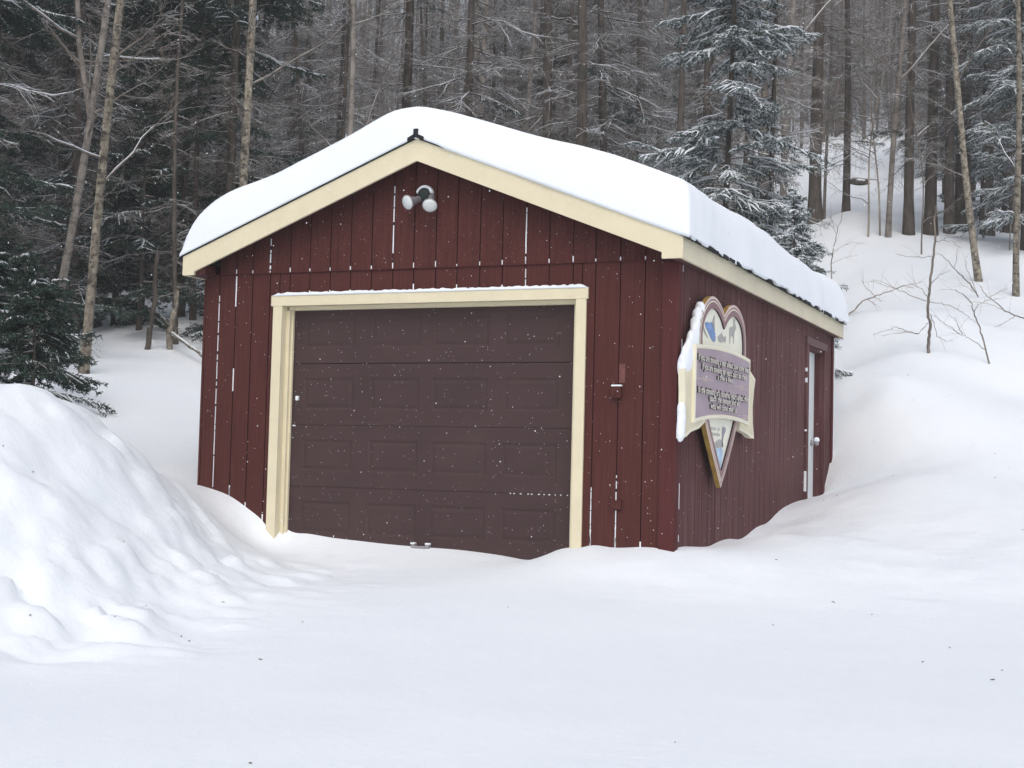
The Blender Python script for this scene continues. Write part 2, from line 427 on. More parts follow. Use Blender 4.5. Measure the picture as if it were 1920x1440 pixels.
# snow driven into some of the grooves
rs = random.Random(5); b = BM()
def streak(x, z0, z1, y=-.002, w=.008):
    z = z0
    while z < z1:
        h = rs.uniform(.03, .16)
        b.box(x - w*rs.uniform(.35, .6), x + w*rs.uniform(.35, .6), y - .002, y + .006, z, min(z + h, z1), 0)
        z += h + (rs.uniform(.004, .03) if rs.random() < .5 else 0)
streak(-2.488, 3.17, 3.66, -.009, .0085); streak(-2.488, 3.68, 3.74, -.009, .007); streak(-1.272, 3.05, 3.50, -.009, .0085)
streak(-1.272, 2.84, 3.0, -.002, .006); streak(-3.699, 3.07, 3.24, -.009, .012); streak(-3.699, 3.28, 3.34, -.009, .008)
streak(-4.225, 1.15, 2.85, -.002, .005); streak(-4.05, 2.75, 3.02, -.002, .010); streak(-4.05, 2.0, 2.2, -.002, .008); streak(-4.05, .95, 1.15, -.002, .010)
for x in ge[2:-2]:
    if x in (-3.60, -.78): continue
    streak(x, SEAM + .006, SEAM + rs.uniform(.022, .055), -.009, .008)
    if -3.55 < x < -.8: streak(x, 2.835, 2.835 + rs.uniform(.01, .07), -.002, .010)
    elif rs.random() < .9: streak(x, .7, max(.8, gz(x, -.02) + rs.uniform(.03, .2)), -.002, .010)
streak(-.668, .78, 1.25, -.002, .006); streak(-.46, .78, 1.35, -.002, .0065)
gpart(b.build('groove_snow', M['snow_soft']))

# right, left and rear walls
se = [.0 + .2035 * i for i in range(25)] + [4.96]
RZ = 3.12
side, sg = siding(se, lambda y: .30, lambda y: RZ, 0.0, 'side_siding', M['red_side'], 'y', .006, .009, +1)
gpart(side)
side2, sg2 = siding([5.86, 6.06, 6.27, DEP], lambda y: .30, lambda y: RZ, 0.0, 'side_siding', M['red_side'], 'y', .006, .009, +1)
gpart(side2)
b = BM(); b.box(-.03, 0, 4.96, 5.86, 2.79, RZ); gpart(b.build('side_siding', M['red_side']))
b = BM(); b.box(XL, XL + .03, .004, DEP, .3, RZ); gpart(b.build('left_siding', M['red_side']))
b = BM(); b.prism([(XL, DEP, .3), (-.0, DEP, .3), (0, DEP, RZ), (APX, DEP, APZ - .05), (XL, DEP, RZ)], (0, .03, 0)); gpart(b.build('rear_siding', M['red_side']))
# corner boards
b = BM(); b.box(-.108, .022, -.022, -.0015, .30, 3.015, .003); gpart(b.build('corner_board', M['red_board']))
b = BM(); b.box(.0015, .022, -.0012, .085, .30, 3.01, .003); gpart(b.build('corner_board', M['red_board']))
b = BM(); b.box(.002, .022, 6.33, 6.432, .8, 3.01, .003); gpart(b.build('corner_board', M['red_board']))
b = BM(); b.box(.0222, .030, 6.40, 6.418, 1.4, 3.0); gpart(b.build('edge_snow', M['snow_soft']))
b = BM(); b.box(XL - .02, XL - .001, -.008, .09, .5, 3.0, .003); gpart(b.build('corner_board', M['red']))
# snow lodged along the right corner joint
b = BM()
for z0, z1 in ((1.75, 2.3), (2.33, 2.42), (1.1, 1.3), (.85, .9), (2.95, 3.0)): b.box(.0225, .026, .084, .089, z0, z1)
gpart(b.build('groove_snow', M['snow_soft']))

# roof deck, ridge cap, fascias, returns
rf = empty('roof'); gpart(rf)
def slab(bb, x0, x1, y0, y1, zoff, th):
    bb.prism([(x0, y0, roofz(x0) + zoff), (x1, y0, roofz(x1) + zoff), (x1, y0, roofz(x1) + zoff + th), (x0, y0, roofz(x0) + zoff + th)], (0, y1 - y0, 0))
b = BM(); slab(b, XL - EO - .03, APX, -FO - .012, BO + .02, .002, .024); slab(b, APX, EO + .03, -FO - .012, BO + .02, .002, .024)
# ragged shingle butts along the right eave
for k in range(64):
    y = -.2 + k * .105 + rs.uniform(-.01, .01); x1 = EO + .03
    b.box(x1 - .004, x1 + rs.uniform(.002, .016), y, y + rs.uniform(.05, .095), roofz(x1) - .002 + rs.uniform(-.008, .004), roofz(x1) + .026)
o = b.build('shingles', M['shingle']); gpart(o, rf)
b = BM()
for s in (-1, 1):
    x1 = APX + s * .075
    b.prism([(APX, -FO - .03, APZ + .006), (x1, -FO - .03, roofz(x1) + .006), (x1, -FO - .03, roofz(x1) + .036), (APX, -FO - .03, APZ + .042)], (0, BO + FO + .05, 0))
b.box(APX - .02, APX + .02, -FO - .034, -FO + .04, APZ + .03, APZ + .078, .004)
o = b.build('ridge_cap', M['black']); gpart(o, rf)
# rake fascia: two boards meeting at the apex, each with a flat-bottomed return at its eave
VH = .182
EZ = roofz(EO) - .1665
for s in (-1, 1):
    xe = APX + s * (EO - APX); xr = APX + s * (EO - .165 - APX) if s > 0 else APX - (EO - .12 - APX)
    pts = [(APX, APZ), (xe, roofz(xe)), (xe, EZ), (xr, EZ), (xr, roofz(xr) - VH), (APX, APZ - VH)]
    b = BM(); b.prism([(x, -FO, z) for x, z in (pts if s > 0 else pts[::-1])], (0, .025, 0))
    gpart(b.build('rake_fascia', M['cream']))
    b = BM(); b.prism([(x, BO - .025, z) for x, z in (pts if s > 0 else pts[::-1])], (0, .025, 0))
    gpart(b.build('rake_fascia', M['cream']))
    x0, x1 = sorted((xe, xe - s * .025))
    b = BM(); b.box(x0, x1, -FO + .0255, BO - .0255, EZ, roofz(xe) - .001)
    gpart(b.build('eave_fascia', M['cream_side'] if s > 0 else M['cream']))
    # boxed soffit under the eave and sloping soffit under the rake
    xs0, xs1 = (.001, EO - .026) if s > 0 else (XL - EO + .026, XL - .001)
    b = BM(); b.box(xs0, xs1, -FO + .026, BO - .026, EZ + .004, EZ + .014)
    gpart(b.build('soffit', M['red_side']))
    xa, xb = sorted((APX, xe - s * .03))
    b = BM(); slab(b, xa, xb, -FO + .026, -.008, -.05, .012); gpart(b.build('soffit', M['red']))
b = BM(); b.box(-4.44, -4.26, -.19, -.03, 3.02, 3.10); gpart(b.build('lookout_block', M['red']))

# overhead door: four sections with four raised fields each
D = empty('overhead_door', (0, 0, 0)); gpart(D)
cols = [(-3.40, -2.90), (-2.745, -2.265), (-2.155, -1.635), (-1.50, -1.01)]
for k in range(4):
    z1 = DZT - .533 * k; z0 = z1 - (.527 if k == 0 else .530); y = .12
    us = [DX0 - .05] + [c for p in cols for c in p] + [DX1 + .05]
    zs = [z0, z0 + .13, z0 + .41, z1]
    b = BM()
    for i in range(len(us) - 1):
        for j in range(3):
            x0, x1, a, c = us[i], us[i+1], zs[j], zs[j+1]
            if i % 2 == 1 and j == 1:
                r = .022; q = .030
                o_ = [(x0, a), (x1, a), (x1, c), (x0, c)]; m_ = [(x0+r, a+r), (x1-r, a+r), (x1-r, c-r), (x0+r, c-r)]; n_ = [(x0+r+q, a+r+q), (x1-r-q, a+r+q), (x1-r-q, c-r-q), (x0+r+q, c-r-q)]
                for e in range(4):
                    f = (e+1) % 4
                    b.poly([(o_[e][0], y, o_[e][1]), (o_[f][0], y, o_[f][1]), (m_[f][0], y+.008, m_[f][1]), (m_[e][0], y+.008, m_[e][1])])
                    b.poly([(m_[e][0], y+.008, m_[e][1]), (m_[f][0], y+.008, m_[f][1]), (n_[f][0], y+.001, n_[f][1]), (n_[e][0], y+.001, n_[e][1])])
                b.poly([(p, y+.001, q_) for p, q_ in n_])
            else:
                b.poly([(x0, y, a), (x1, y, a), (x1, y, c), (x0, y, c)])
    b.poly([(us[0], y, z1), (us[-1], y, z1), (us[-1], y+.04, z1), (us[0], y+.04, z1)])
    b.poly([(us[0], y, z0), (us[-1], y, z0), (us[-1], y+.04, z0), (us[0], y+.04, z0)])
    bmesh.ops.remove_doubles(b.b, verts=b.b.verts[:], dist=1e-5)
    gpart(b.build('door_section', M['door']), D)
b = BM(); b.box(DX0 - .04, DX1 + .04, .150, .156, .5, DZT); gpart(b.build('section_joint', M['black']), D)
b = BM()
for x in (-2.265, -2.135): b.box(x - .018, x + .018, .07, .119, .692, .735, .006)
b.box(-2.262, -2.138, .062, .084, .694, .718, .006); gpart(b.build('lift_handle', M['grey_metal']), D)
b = BM()
for x in (-2.268, -2.132): b.box(x - .020, x + .020, .066, .112, .730, .744, .006)
gpart(b.build('handle_snow', M['snow_soft'], None, True), D)
b = BM(); b.box(-3.462, -3.436, .085, .119, 1.925, 1.965, .008); gpart(b.build('latch', M['snow_soft'], None, True), D)
b = BM(); b.box(-3.48, -3.465, .09, .119, 1.70, 1.712, .003); b.box(-.845, -.828, .06, .11, 1.155, 1.19, .005)
for k in range(11):
    x = -1.42 + k * .05 + rs.uniform(-.015, .015); b.box(x, x + rs.uniform(.006, .016), .112, .1195, 1.174, 1.182)
gpart(b.build('joint_snow', M['snow_soft']), D)

# cream frame round the door
TF = empty('door_frame'); gpart(TF)
b = BM(); b.box(-3.668, -.722, -.026, -.001, 2.742, 2.830, .003); b.box(DX0, DX1, -.001, .115, 2.742, 2.770); gpart(b.build('header', M['cream']), TF)
b = BM(); b.box(DX0 + .02, DX1 - .02, .062, .114, 2.712, 2.7425); gpart(b.build('stop', M['cream']), TF)
for x0, x1, s in ((-3.648, -3.557, 1), (-.8236, -.737, -1)):
    b = BM(); b.box(x0, x1, -.022, -.001, .40, 2.7415, .002)
    xi = x1 if s > 0 else x0
    a, c = sorted((xi - s * .02, xi)); b.box(a, c, -.001, .115, .40, 2.7415)
    gpart(b.build('jamb', M['cream']), TF)
    a, c = sorted((xi, xi + s * .034)); b = BM(); b.box(a, c, .055, .085, .40, 2.711, .003); a, c = sorted((xi, xi + s * .052)); b.box(a, c, .0855, .112, .40, 2.711, .002)
    gpart(b.build('stop', M['cream']), TF)

# fittings by the door: key switch, bare patch, lower box
b = BM(); b.box(-.505, -.425, -.045, -.002, 1.955, 2.045, .004); b.lathe([(.0, 0), (.016, 0), (.016, .01), (0, .012)], Matrix.Translation((-.462, -.045, 1.995)) @ Matrix.Rotation(math.pi/2, 4, 'X'), 12)
ks = b.build('key_switch', M['red']); gpart(ks)
b = BM(); b.box(-.507, -.423, -.044, -.003, 2.044, 2.058, .005); gpart(b.build('switch_snow', M['snow_soft']), ks)
b = BM(); b.box(-.455, -.405, -.004, -.001, 2.075, 2.225); gpart(b.build('bare_patch', mat_plain('bare_patch', (.15, .062, .058), .8, 0, .3, 25)))
b = BM(); b.box(-.49, -.41, -.03, -.002, 1.085, 1.155, .004); gpart(b.build('outlet_cover', M['red']))

# side door
SD = empty('side_door'); gpart(SD)
b = BM(); b.box(-.13, -.095, 4.98, 5.84, .6, 2.77); gpart(b.build('door_leaf', M['white_door']), SD)
b = BM(); b.box(-.12, 0, 4.962, 4.98, .6, 2.788); b.box(-.12, .0, 5.84, 5.858, .6, 2.788); b.box(-.12, -.0, 4.98, 5.84, 2.77, 2.788); gpart(b.build('jamb', M['red_side']), SD)
b = BM(); b.box(.001, .026, 4.87, 4.965, .6, 2.80, .003); b.box(.001, .022, 5.855, 5.94, .6, 2.80, .003); gpart(b.build('casing', M['red_side']), SD)
b = BM(); b.box(.001, .030, 4.85, 5.96, 2.801, 2.885, .003); gpart(b.build('head_casing', M['brown_trim']), SD)
Rk = Matrix.Translation((-.095, 5.70, 1.74)) @ Matrix.Rotation(math.pi/2, 4, 'Y')
b = BM(); b.lathe([(0, 0), (.034, 0), (.034, .008), (.012, .012), (.012, .04), (.027, .055), (.03, .07), (.022, .085), (0, .09)], Rk, 20); gpart(b.build('doorknob', M['grey_metal'], None, True), SD)
b = BM(); b.lathe([(0, .05), (.022, .045), (.034, .02), (.03, .0), (0, -.005)], Matrix.Translation((-.03, 5.70, 1.758)), 14); gpart(b.build('knob_snow', M['snow_soft'], None, True), SD)
b = BM()
for z0, z1 in ((2.5, 2.54), (2.38, 2.43), (1.85, 1.87), (1.2, 1.42)): b.box(.002, .029, 4.868 - .012, 4.8695, z0, z1, .004)
gpart(b.build('casing_snow', M['snow_soft']), SD)

# ============================================================ roof snow
TX = np.array([-4.50,-4.49,-4.47,-4.43,-4.34,-4.2,-4.04,-3.82,-3.55,-3.34,-3.13,-2.87,-2.67,-2.42,-2.32,-2.22,-2.05,-1.88,-1.63,-1.16,-.84,-.48,-.17,.09,.17])
TT = np.array([0,.03,.13,.23,.324,.372,.385,.363,.336,.333,.321,.318,.330,.338,.315,.282,.294,.318,.338,.365,.384,.405,.407,.40,.39])
def roof_snow():
    def spaced(a, b, n, r):
        t = np.linspace(0, 1, n); k = .5 - .5 * np.cos(np.pi * t); return a + (b - a) * (k * r + t * (1 - r))
    us = spaced(-4.5, .150, 90, .75); vs = spaced(-FO - .017, BO + .04, 90, .75)
    U, V = np.meshgrid(us, vs)
    T = np.interp(U, TX, TT)
    for _ in range(2): T[:, 1:-1] = .25*T[:, :-2] + .5*T[:, 1:-1] + .25*T[:, 2:]
    def fall(d, r, p=2.6):
        q = np.clip(1 - d / r, 0, 1); return (1 - q ** p) ** (1 / p)
    dv0 = V - vs[0]; dv1 = vs[-1] - V; du1 = us[-1] - U
    rr = .13 + .08 * vnoise(V * 1.1, V * 0, 3)
    r0 = .11 + .05 * vnoise(U * 1.3, U * 0, 8)
    f = fall(dv0, r0) * fall(dv1, .42, 2.2) * fall(du1, rr, 2.8)
    T = T * f
    T = T + f * (.10 * fbm(U * .5, V * .5, 21, 3) + .03 * fbm(U * 1.8, V * 1.8, 24, 3)) * np.clip(dv0 / .5, 0, 1)
    base = APZ + .029 - SL * np.abs(U - APX)
    # soften the ridge
    k = .35; ridge = np.clip(1 - np.abs(U - APX) / k, 0, 1)
    Z = base + np.maximum(T, .002) - ridge**2 * .035 * f + .03 * vnoise(U * 1.7, U * 0, 55) * f * np.exp(-dv0 / .6)
    # faces sag outward a little at the edges
    Y = V - .035 * np.exp(-dv0 / .04) * (1 - 0) * 0 + .012 * fbm(U * 3, V * 0 + 3, 30, 3) * np.exp(-dv0 / .1)
    X = U + (.05 * fbm(V * 1.1, V * 0 + 1, 33, 2) + .006 * vnoise(V * 9, V * 0 + 1, 36)) * np.exp(-du1 / .15) 
    n, m = U.shape
    top = np.stack([X, Y, Z], -1).reshape(-1, 3); bot = np.stack([X, Y, base - np.where(U > APX + .25, .030, .018) * np.where(du1 < .05, np.clip(2.2 * vnoise(V * 11, V * 0, 71) + .55, 0, 1), 1) + 0 * V], -1).reshape(-1, 3)
    i = (np.arange(n-1)[:, None]*m + np.arange(m-1)[None]).ravel(); o = n*m
    Q = [np.stack([i, i+1, i+m+1, i+m], 1), np.stack([i+o, i+m+o, i+m+1+o, i+1+o], 1)]
    for idx in (np.arange(m), np.arange(m) + (n-1)*m, np.arange(n)*m, np.arange(n)*m + m-1):
        Q.append(np.stack([idx[:-1], idx[:-1]+o, idx[1:]+o, idx[1:]], 1))
    me = np_mesh('roof_snow', np.concatenate([top, bot]), np.concatenate(Q), None, M['snow_soft'])
    bm = bmesh.new(); bm.from_mesh(me); bmesh.ops.recalc_face_normals(bm, faces=bm.faces[:]); bm.to_mesh(me); bm.free()
    return link(bpy.data.objects.new('roof_snow', me))
tag(roof_snow(), 'thick smooth slab of snow lying over the whole garage roof', 'roof snow')
# ledge of snow on the header trim
def ledge(name, x0, x1, y0, y1, z, h, seed):
    n = int((x1 - x0) / .03); r = random.Random(seed); bb = bmesh.new(); rings = []
    for i in range(n + 1):
        x = x0 + (x1 - x0) * i / n; e = min(1, i / 2, (n - i) / 2); hh = max(.002, h * e * r.uniform(.7, 1.25)); yo = y0 - r.uniform(0, .006) * e
        rings.append([bb.verts.new(p) for p in ((x, yo, z), (x, yo, z + hh*.6), (x, yo*.7 + y1*.3, z + hh), (x, y1, z + hh*1.1), (x, y1, z))])
    for A, B in zip(rings[:-1], rings[1:]):
        for k in range(5): bb.faces.new([A[k], A[(k+1) % 5], B[(k+1) % 5], B[k]])
    bb.faces.new(rings[0][::-1]); bb.faces.new(rings[-1])
    m_ = bpy.data.meshes.new(name); bb.to_mesh(m_); bb.free(); m_.materials.append(M['snow_soft']); m_.shade_smooth()
    return link(bpy.data.objects.new(name, m_))
tag(ledge('snow_ledge', -3.665, -.72, -.030, -.002, 2.8305, .026, 3), 'thin white line of snow along the top of the cream door frame', 'snow')

# ============================================================ floodlight under the gable
FL = empty('floodlight', (-2.195, -.007, 3.65))
tag(FL, 'twin outdoor floodlight with round white lamps under the gable', 'floodlight')
fw = FL.matrix_basis.inverted() if False else Matrix.Translation((2.195, .007, -3.65))
def fpart(o, p=None):
    o.parent = p or FL
    if p is None: o.matrix_parent_inverse = fw
    return o
b = BM(); b.lathe([(0, .055), (.035, .055), (.052, .045), (.058, .0)], Matrix.Translation((-2.195, -.007, 3.65)) @ Matrix.Rotation(math.pi/2, 4, 'X'), 24)
fpart(b.build('mounting_box', M['green_metal'], None, True))
b = BM()
for k in range(13):
    a = math.radians(15 + k * 12); rr = .066
    b.lathe([(0, -.012), (.013, -.008), (.016, .0), (.012, .03), (0, .035)], Matrix.Translation((-2.195 + rr*math.cos(a), -.012, 3.65 + rr*math.sin(a))) @ Matrix.Rotation(math.pi/2, 4, 'X'), 8)
fpart(b.build('snow_rim', M['snow_soft'], None, True))
def lamp(neck, head, direction):
    d = Vector(direction).normalized(); q = d.to_track_quat('Z', 'Y').to_matrix().to_4x4(); Mx = Matrix.Translation(head) @ q
    b = BM(); b.lathe([(0, -.155), (.024, -.155), (.027, -.15), (.027, -.085), (.032, -.08), (.034, -.06), (.05, -.025), (.061, -.004), (.0635, 0), (.0635, .006), (.058, .006)], Mx, 28)
    h = fpart(b.build('lamp_head', M['grey_metal'], None, True))
    b = BM(); b.lathe([(.0595, .002), (.054, .012), (.035, .020), (0, .024)], Mx, 28); fpart(b.build('lens', M['lens'], None, True), h)
    a = Vector(neck); c = Vector(head) - d * .15; v = c - a
    b = BM(); b.lathe([(.013, 0), (.013, v.length)], Matrix.Translation(a) @ v.to_track_quat('Z', 'Y').to_matrix().to_4x4(), 12)
    b.lathe([(0, -.02), (.02, -.014), (.024, 0), (.02, .014), (0, .02)], Matrix.Translation(c), 12)
    fpart(b.build('swivel_arm', M['green_metal'], None, True), h)
lamp((-2.215, -.05, 3.64), (-2.283, -.16, 3.565), (-.35, -.85, -.35))
lamp((-2.175, -.05, 3.64), (-2.075, -.165, 3.530), (.25, -.72, -.62))

# ============================================================ heart-shaped sign on the right wall
SX = .06
S = empty('heart_sign', (SX, 1.03, 2.0)); tag(S, 'heart shaped painted sign with a mauve lettered banner on the side wall', 'sign')
sw = Matrix.Translation((-SX, -1.03, -2.0))
def spart(o, p=None):
    o.parent = p or S
    if p is None: o.matrix_parent_inverse = sw
    return o
heart = [(.31,2.38),(.289,2.475),(.327,2.594),(.392,2.681),(.49,2.757),(.599,2.808),(.705,2.830),(.813,2.824),(.916,2.799),(1.022,2.752),(1.077,2.712),(1.142,2.758),(1.246,2.804),(1.353,2.830),(1.463,2.832),(1.606,2.798),(1.716,2.738),(1.785,2.661),(1.820,2.557),(1.832,2.438),(1.79,2.25),(1.69,2.02),(1.55,1.788),(1.229,1.436),(1.035,1.262),(.763,1.532),(.521,1.776),(.38,2.03),(.325,2.22)]
def smooth_loop(L, it=1, sharp=()):
    for _ in range(it):
        out = []; sh2 = set(); n = len(L)
        for i in range(n):
            p, c, q = L[i-1], L[i], L[(i+1) % n]
            if i in sharp: sh2.add(len(out)); out.append(c)
            else:
                out.append((.75*c[0]+.25*p[0], .75*c[1]+.25*p[1])); out.append((.75*c[0]+.25*q[0], .75*c[1]+.25*q[1]))
        L, sharp = out, sh2
    return L
heart = smooth_loop(heart, 2, {10, 24})
def inset(L, w):
    n = len(L); out = []; A = sum(L[i][0]*L[(i+1) % n][1] - L[(i+1) % n][0]*L[i][1] for i in range(n)); s = 1 if A > 0 else -1
    for i in range(n):
        p, c, q = Vector(L[i-1]), Vector(L[i]), Vector(L[(i+1) % n])
        e1 = (c-p).normalized(); e2 = (q-c).normalized(); n1 = Vector((-e1.y, e1.x))*s; n2 = Vector((-e2.y, e2.x))*s
        m_ = (n1+n2); m_ = m_ / max(m_.length_squared * .5, .25)
        out.append(tuple(c + m_ * w))
    return out
def yz_ring(o_, i_, xo, xi, name, mat):
    b = BM(); n = len(o_)
    for k in range(n):
        j = (k+1) % n
        b.poly([(xo, *o_[k]), (xo, *o_[j]), (xi, *i_[j]), (xi, *i_[k])])
    return b.build(name, mat)
h1, h2, h3, h4 = inset(heart, .022), inset(heart, .036), inset(heart, .046), inset(heart, .098)
b = BM(); n = len(heart)
for k in range(n):
    j = (k+1) % n; b.poly([(.06, *heart[k]), (.06, *heart[j]), (.1, *heart[j]), (.1, *heart[k])])
b.poly([(.06, *p) for p in heart]); hb = spart(b.build('heart_board', M['gold']))
spart(yz_ring(heart, h1, .1, .102, 'rim', M['pink_line']), hb)
spart(yz_ring(h1, h2, .102, .1015, 'mauve_line', M['mauve']), hb)
spart(yz_ring(h2, h3, .1015, .1025, 'pale_line', M['sign_cream']), hb)
bd = spart(yz_ring(h3, h4, .1025, .102, 'border', M['mauve']), hb)
spart(yz_ring(h4, h4, .102, .088, 'border_edge', M['letter_side']), hb)  # recess wall coloured near-black: the shadow inside the border is painted in
b = BM(); b.poly([(.088, *p) for p in h4]); spart(b.build('picture_field', M['sign_face']), hb)
def art(pts, mat, name, x=.0905): 
    b = BM(); b.prism([(x - .001, *p) for p in smooth_loop(pts, 1)], (.002, 0, 0)); return spart(b.build(name, mat), hb)
# painted pictures: blue bird, fish, stag, state outline, hill above a lake
art([(.497,2.584),(.556,2.605),(.638,2.598),(.70,2.62),(.784,2.563),(.828,2.523),(.83,2.470),(.769,2.455),(.685,2.480),(.601,2.524),(.529,2.555)], M['art_blue'], 'painted_bird')
art([(.70,2.60),(.757,2.66),(.79,2.69),(.80,2.62),(.812,2.55),(.78,2.56)], M['art_grey'], 'painted_bird_tail')
art([(.455,2.57),(.50,2.53),(.57,2.495),(.62,2.47),(.55,2.485),(.47,2.51)], M['art_grey'], 'painted_bird_wing')
art([(.892,2.513),(.976,2.540),(1.029,2.565),(1.04,2.540),(1.10,2.525),(1.16,2.55),(1.15,2.48),(1.10,2.495),(1.03,2.475),(.958,2.475),(.914,2.49)], M['art_grey'], 'painted_fish')
art([(1.27,2.63),(1.38,2.64),(1.42,2.665),(1.39,2.72),(1.43,2.69),(1.47,2.735),(1.46,2.68),(1.51,2.645),(1.46,2.617),(1.435,2.58),(1.43,2.50),(1.41,2.50),(1.40,2.56),(1.31,2.56),(1.30,2.49),(1.28,2.49),(1.275,2.58)], M['art_grey'], 'painted_stag')
art([(1.09,1.775),(1.19,1.773),(1.215,1.746),(1.165,1.717),(1.125,1.675),(1.105,1.60),(1.085,1.60),(1.08,1.70)], M['art_dark'], 'painted_map')
art([(.80,1.60),(.879,1.635),(.955,1.660),(1.033,1.668),(1.10,1.65),(1.15,1.615),(1.116,1.600),(.882,1.590)], M['art_grey'], 'painted_hill')
art([(.87,1.588),(1.135,1.597),(1.12,1.538),(1.09,1.475),(1.04,1.415),(.985,1.47),(.92,1.53)], M['art_pale_blue'], 'painted_lake')
b = BM(); r7 = random.Random(8)
for row, (z, y0, y1) in enumerate(((1.735, .66, 1.04), (1.69, .74, 1.03))):
    y = y0
    while y < y1:
        w = r7.uniform(.014, .024); b.box(.0885, .0892, y, y + w, z, z + r7.uniform(.022, .028)); y += w + (.012 if r7.random() < .8 else .04)
spart(b.build('small_lettering', M['art_grey']), hb)
# ribbon tails behind the panel
def ribbon(pts):
    b = BM(); b.prism([(.055, *p) for p in pts], (.05, 0, 0)); o = spart(b.build('ribbon_tail', M['sign_cream']))
    i_ = inset(pts, .028); b = BM(); b.prism([(.1045, *p) for p in i_], (.002, 0, 0)); spart(b.build('ribbon_fold', mat_r), o)
mat_r = mat_plain('ribbon_cream', (.70, .65, .48), .5, 0, .08, 4)
ribbon([(-.105,2.175),(.02,2.20),(.22,2.24),(.50,2.0),(.50,1.79),(.337,1.735),(.10,1.70),(-.02,1.66),(-.128,1.645),(-.085,1.80),(-.08,2.0)])
ribbon([(1.80,2.35),(1.98,2.30),(2.175,2.24),(2.12,2.13),(2.085,1.98),(2.10,1.83),(2.155,1.70),(2.03,1.705),(1.90,1.735),(1.62,1.76),(1.62,2.0)])
# banner panel with arched edges
def arch(y0, y1, z0, zm, z1, n=14): 
    return [(y0 + (y1-y0)*t, (1-t)*z0 + t*z1 + 4*t*(1-t)*(zm - (z0+z1)/2)) for t in [i/n for i in range(n+1)]]
pan = arch(.10, 1.84, 1.772, 1.838, 1.810) + arch(.11, 1.87, 2.382, 2.425, 2.395)[::-1]
b = BM(); b.prism([(.106, *p) for p in pan], (.024, 0, 0)); pb = spart(b.build('banner', M['sign_cream']))
p1 = inset(pan, .032); b = BM(); b.prism([(.1305, *p) for p in p1], (.002, 0, 0)); spart(b.build('panel', M['mauve_panel']), pb)
p2, p3 = inset(pan, .002), inset(pan, .012)
spart(yz_ring(p2, p3, .1305, .134, 'moulding', M['sign_face']), pb)
spart(yz_ring(p3, inset(pan, .030), .134, .131, 'moulding', M['sign_cream']), pb)
def text(body, y0, y1, zb, h, name='raised_lettering', mat='letter', depth=.012, x=.1326, bold=.022, parent=None):
    c = bpy.data.curves.new(name, 'FONT'); c.body = body; c.size = 1; c.extrude = .02; c.offset = bold
    o = bpy.data.objects.new(name, c); link(o)
    dg = bpy.context.evaluated_depsgraph_get(); me_ = bpy.data.meshes.new_from_object(o.evaluated_get(dg))
    bpy.data.objects.remove(o); me_.name = name
    co = np.zeros(len(me_.vertices)*3); me_.vertices.foreach_get('co', co); co = co.reshape(-1, 3)
    w0, w1 = co[:, 0].min(), co[:, 0].max()
    out = np.empty_like(co); out[:, 1] = y0 + (co[:, 0]-w0)/(w1-w0)*(y1-y0); out[:, 2] = zb + co[:, 1]*h/.72
    zn = (co[:, 2]-co[:, 2].min())/max(1e-6, np.ptp(co[:, 2])); out[:, 0] = x + zn*depth
    me_.vertices.foreach_set('co', out.ravel()); me_.materials.clear(); me_.materials.append(M[mat]); me_.materials.append(M['letter_side']); me_.update()
    for p in me_.polygons: p.material_index = 0 if abs(p.normal.x) > .7 else 1
    o = bpy.data.objects.new(name, me_); link(o); return spart(o, parent)
text('If you are thinking a year ahead, sow some seed.', .145, 1.79, 2.268, .052, parent=pb)
text('If you are thinking ten years, plant ten trees', .26, 1.69, 2.200, .052, parent=pb)
text('a tree is best', .72, 1.21, 2.148, .044, parent=pb)
text('In the thinking of a hundred years ahead, then', .155, 1.77, 2.012, .052, parent=pb)
text('teach the people and all', .48, 1.43, 1.962, .048, parent=pb)
text('who will come after us.', .515, 1.38, 1.902, .048, parent=pb)
b = BM()
for ya, za, yb, zb_ in ((.14, 2.118, .62, 2.128), (1.30, 2.128, 1.78, 2.118)):
    b.prism([(.1326, ya, za), (.1326, yb, zb_), (.1326, yb, zb_ + .005), (.1326, ya, za + .005)], (.003, 0, 0))
    ym = (ya + yb)/2; zm = (za + zb_)/2 + .0025
    for dy in (-.05, 0, .05):
        for k in range(8):
            a, c = 2*math.pi*k/8, 2*math.pi*(k+1)/8; R, r = (.022, .015)
            b.prism([(.1327, ym+dy+R*1.5*math.cos(a), zm+R*.7*math.sin(a)), (.1327, ym+dy+R*1.5*math.cos(c), zm+R*.7*math.sin(c)), (.1327, ym+dy+r*1.5*math.cos(c), zm+r*.7*math.sin(c)), (.1327, ym+dy+r*1.5*math.cos(a), zm+r*.7*math.sin(a))], (.003, 0, 0))
spart(b.build('scroll_rule', M['pink_line']), pb)
b = BM()
for z, y0, y1 in ((1.885, 1.64, 1.79), (1.863, 1.62, 1.79)):
    y = y0
    while y < y1: b.box(.1326, .1335, y, y + .012, z, z + .009); y += .018
spart(b.build('signature', M['pink_line']), pb)
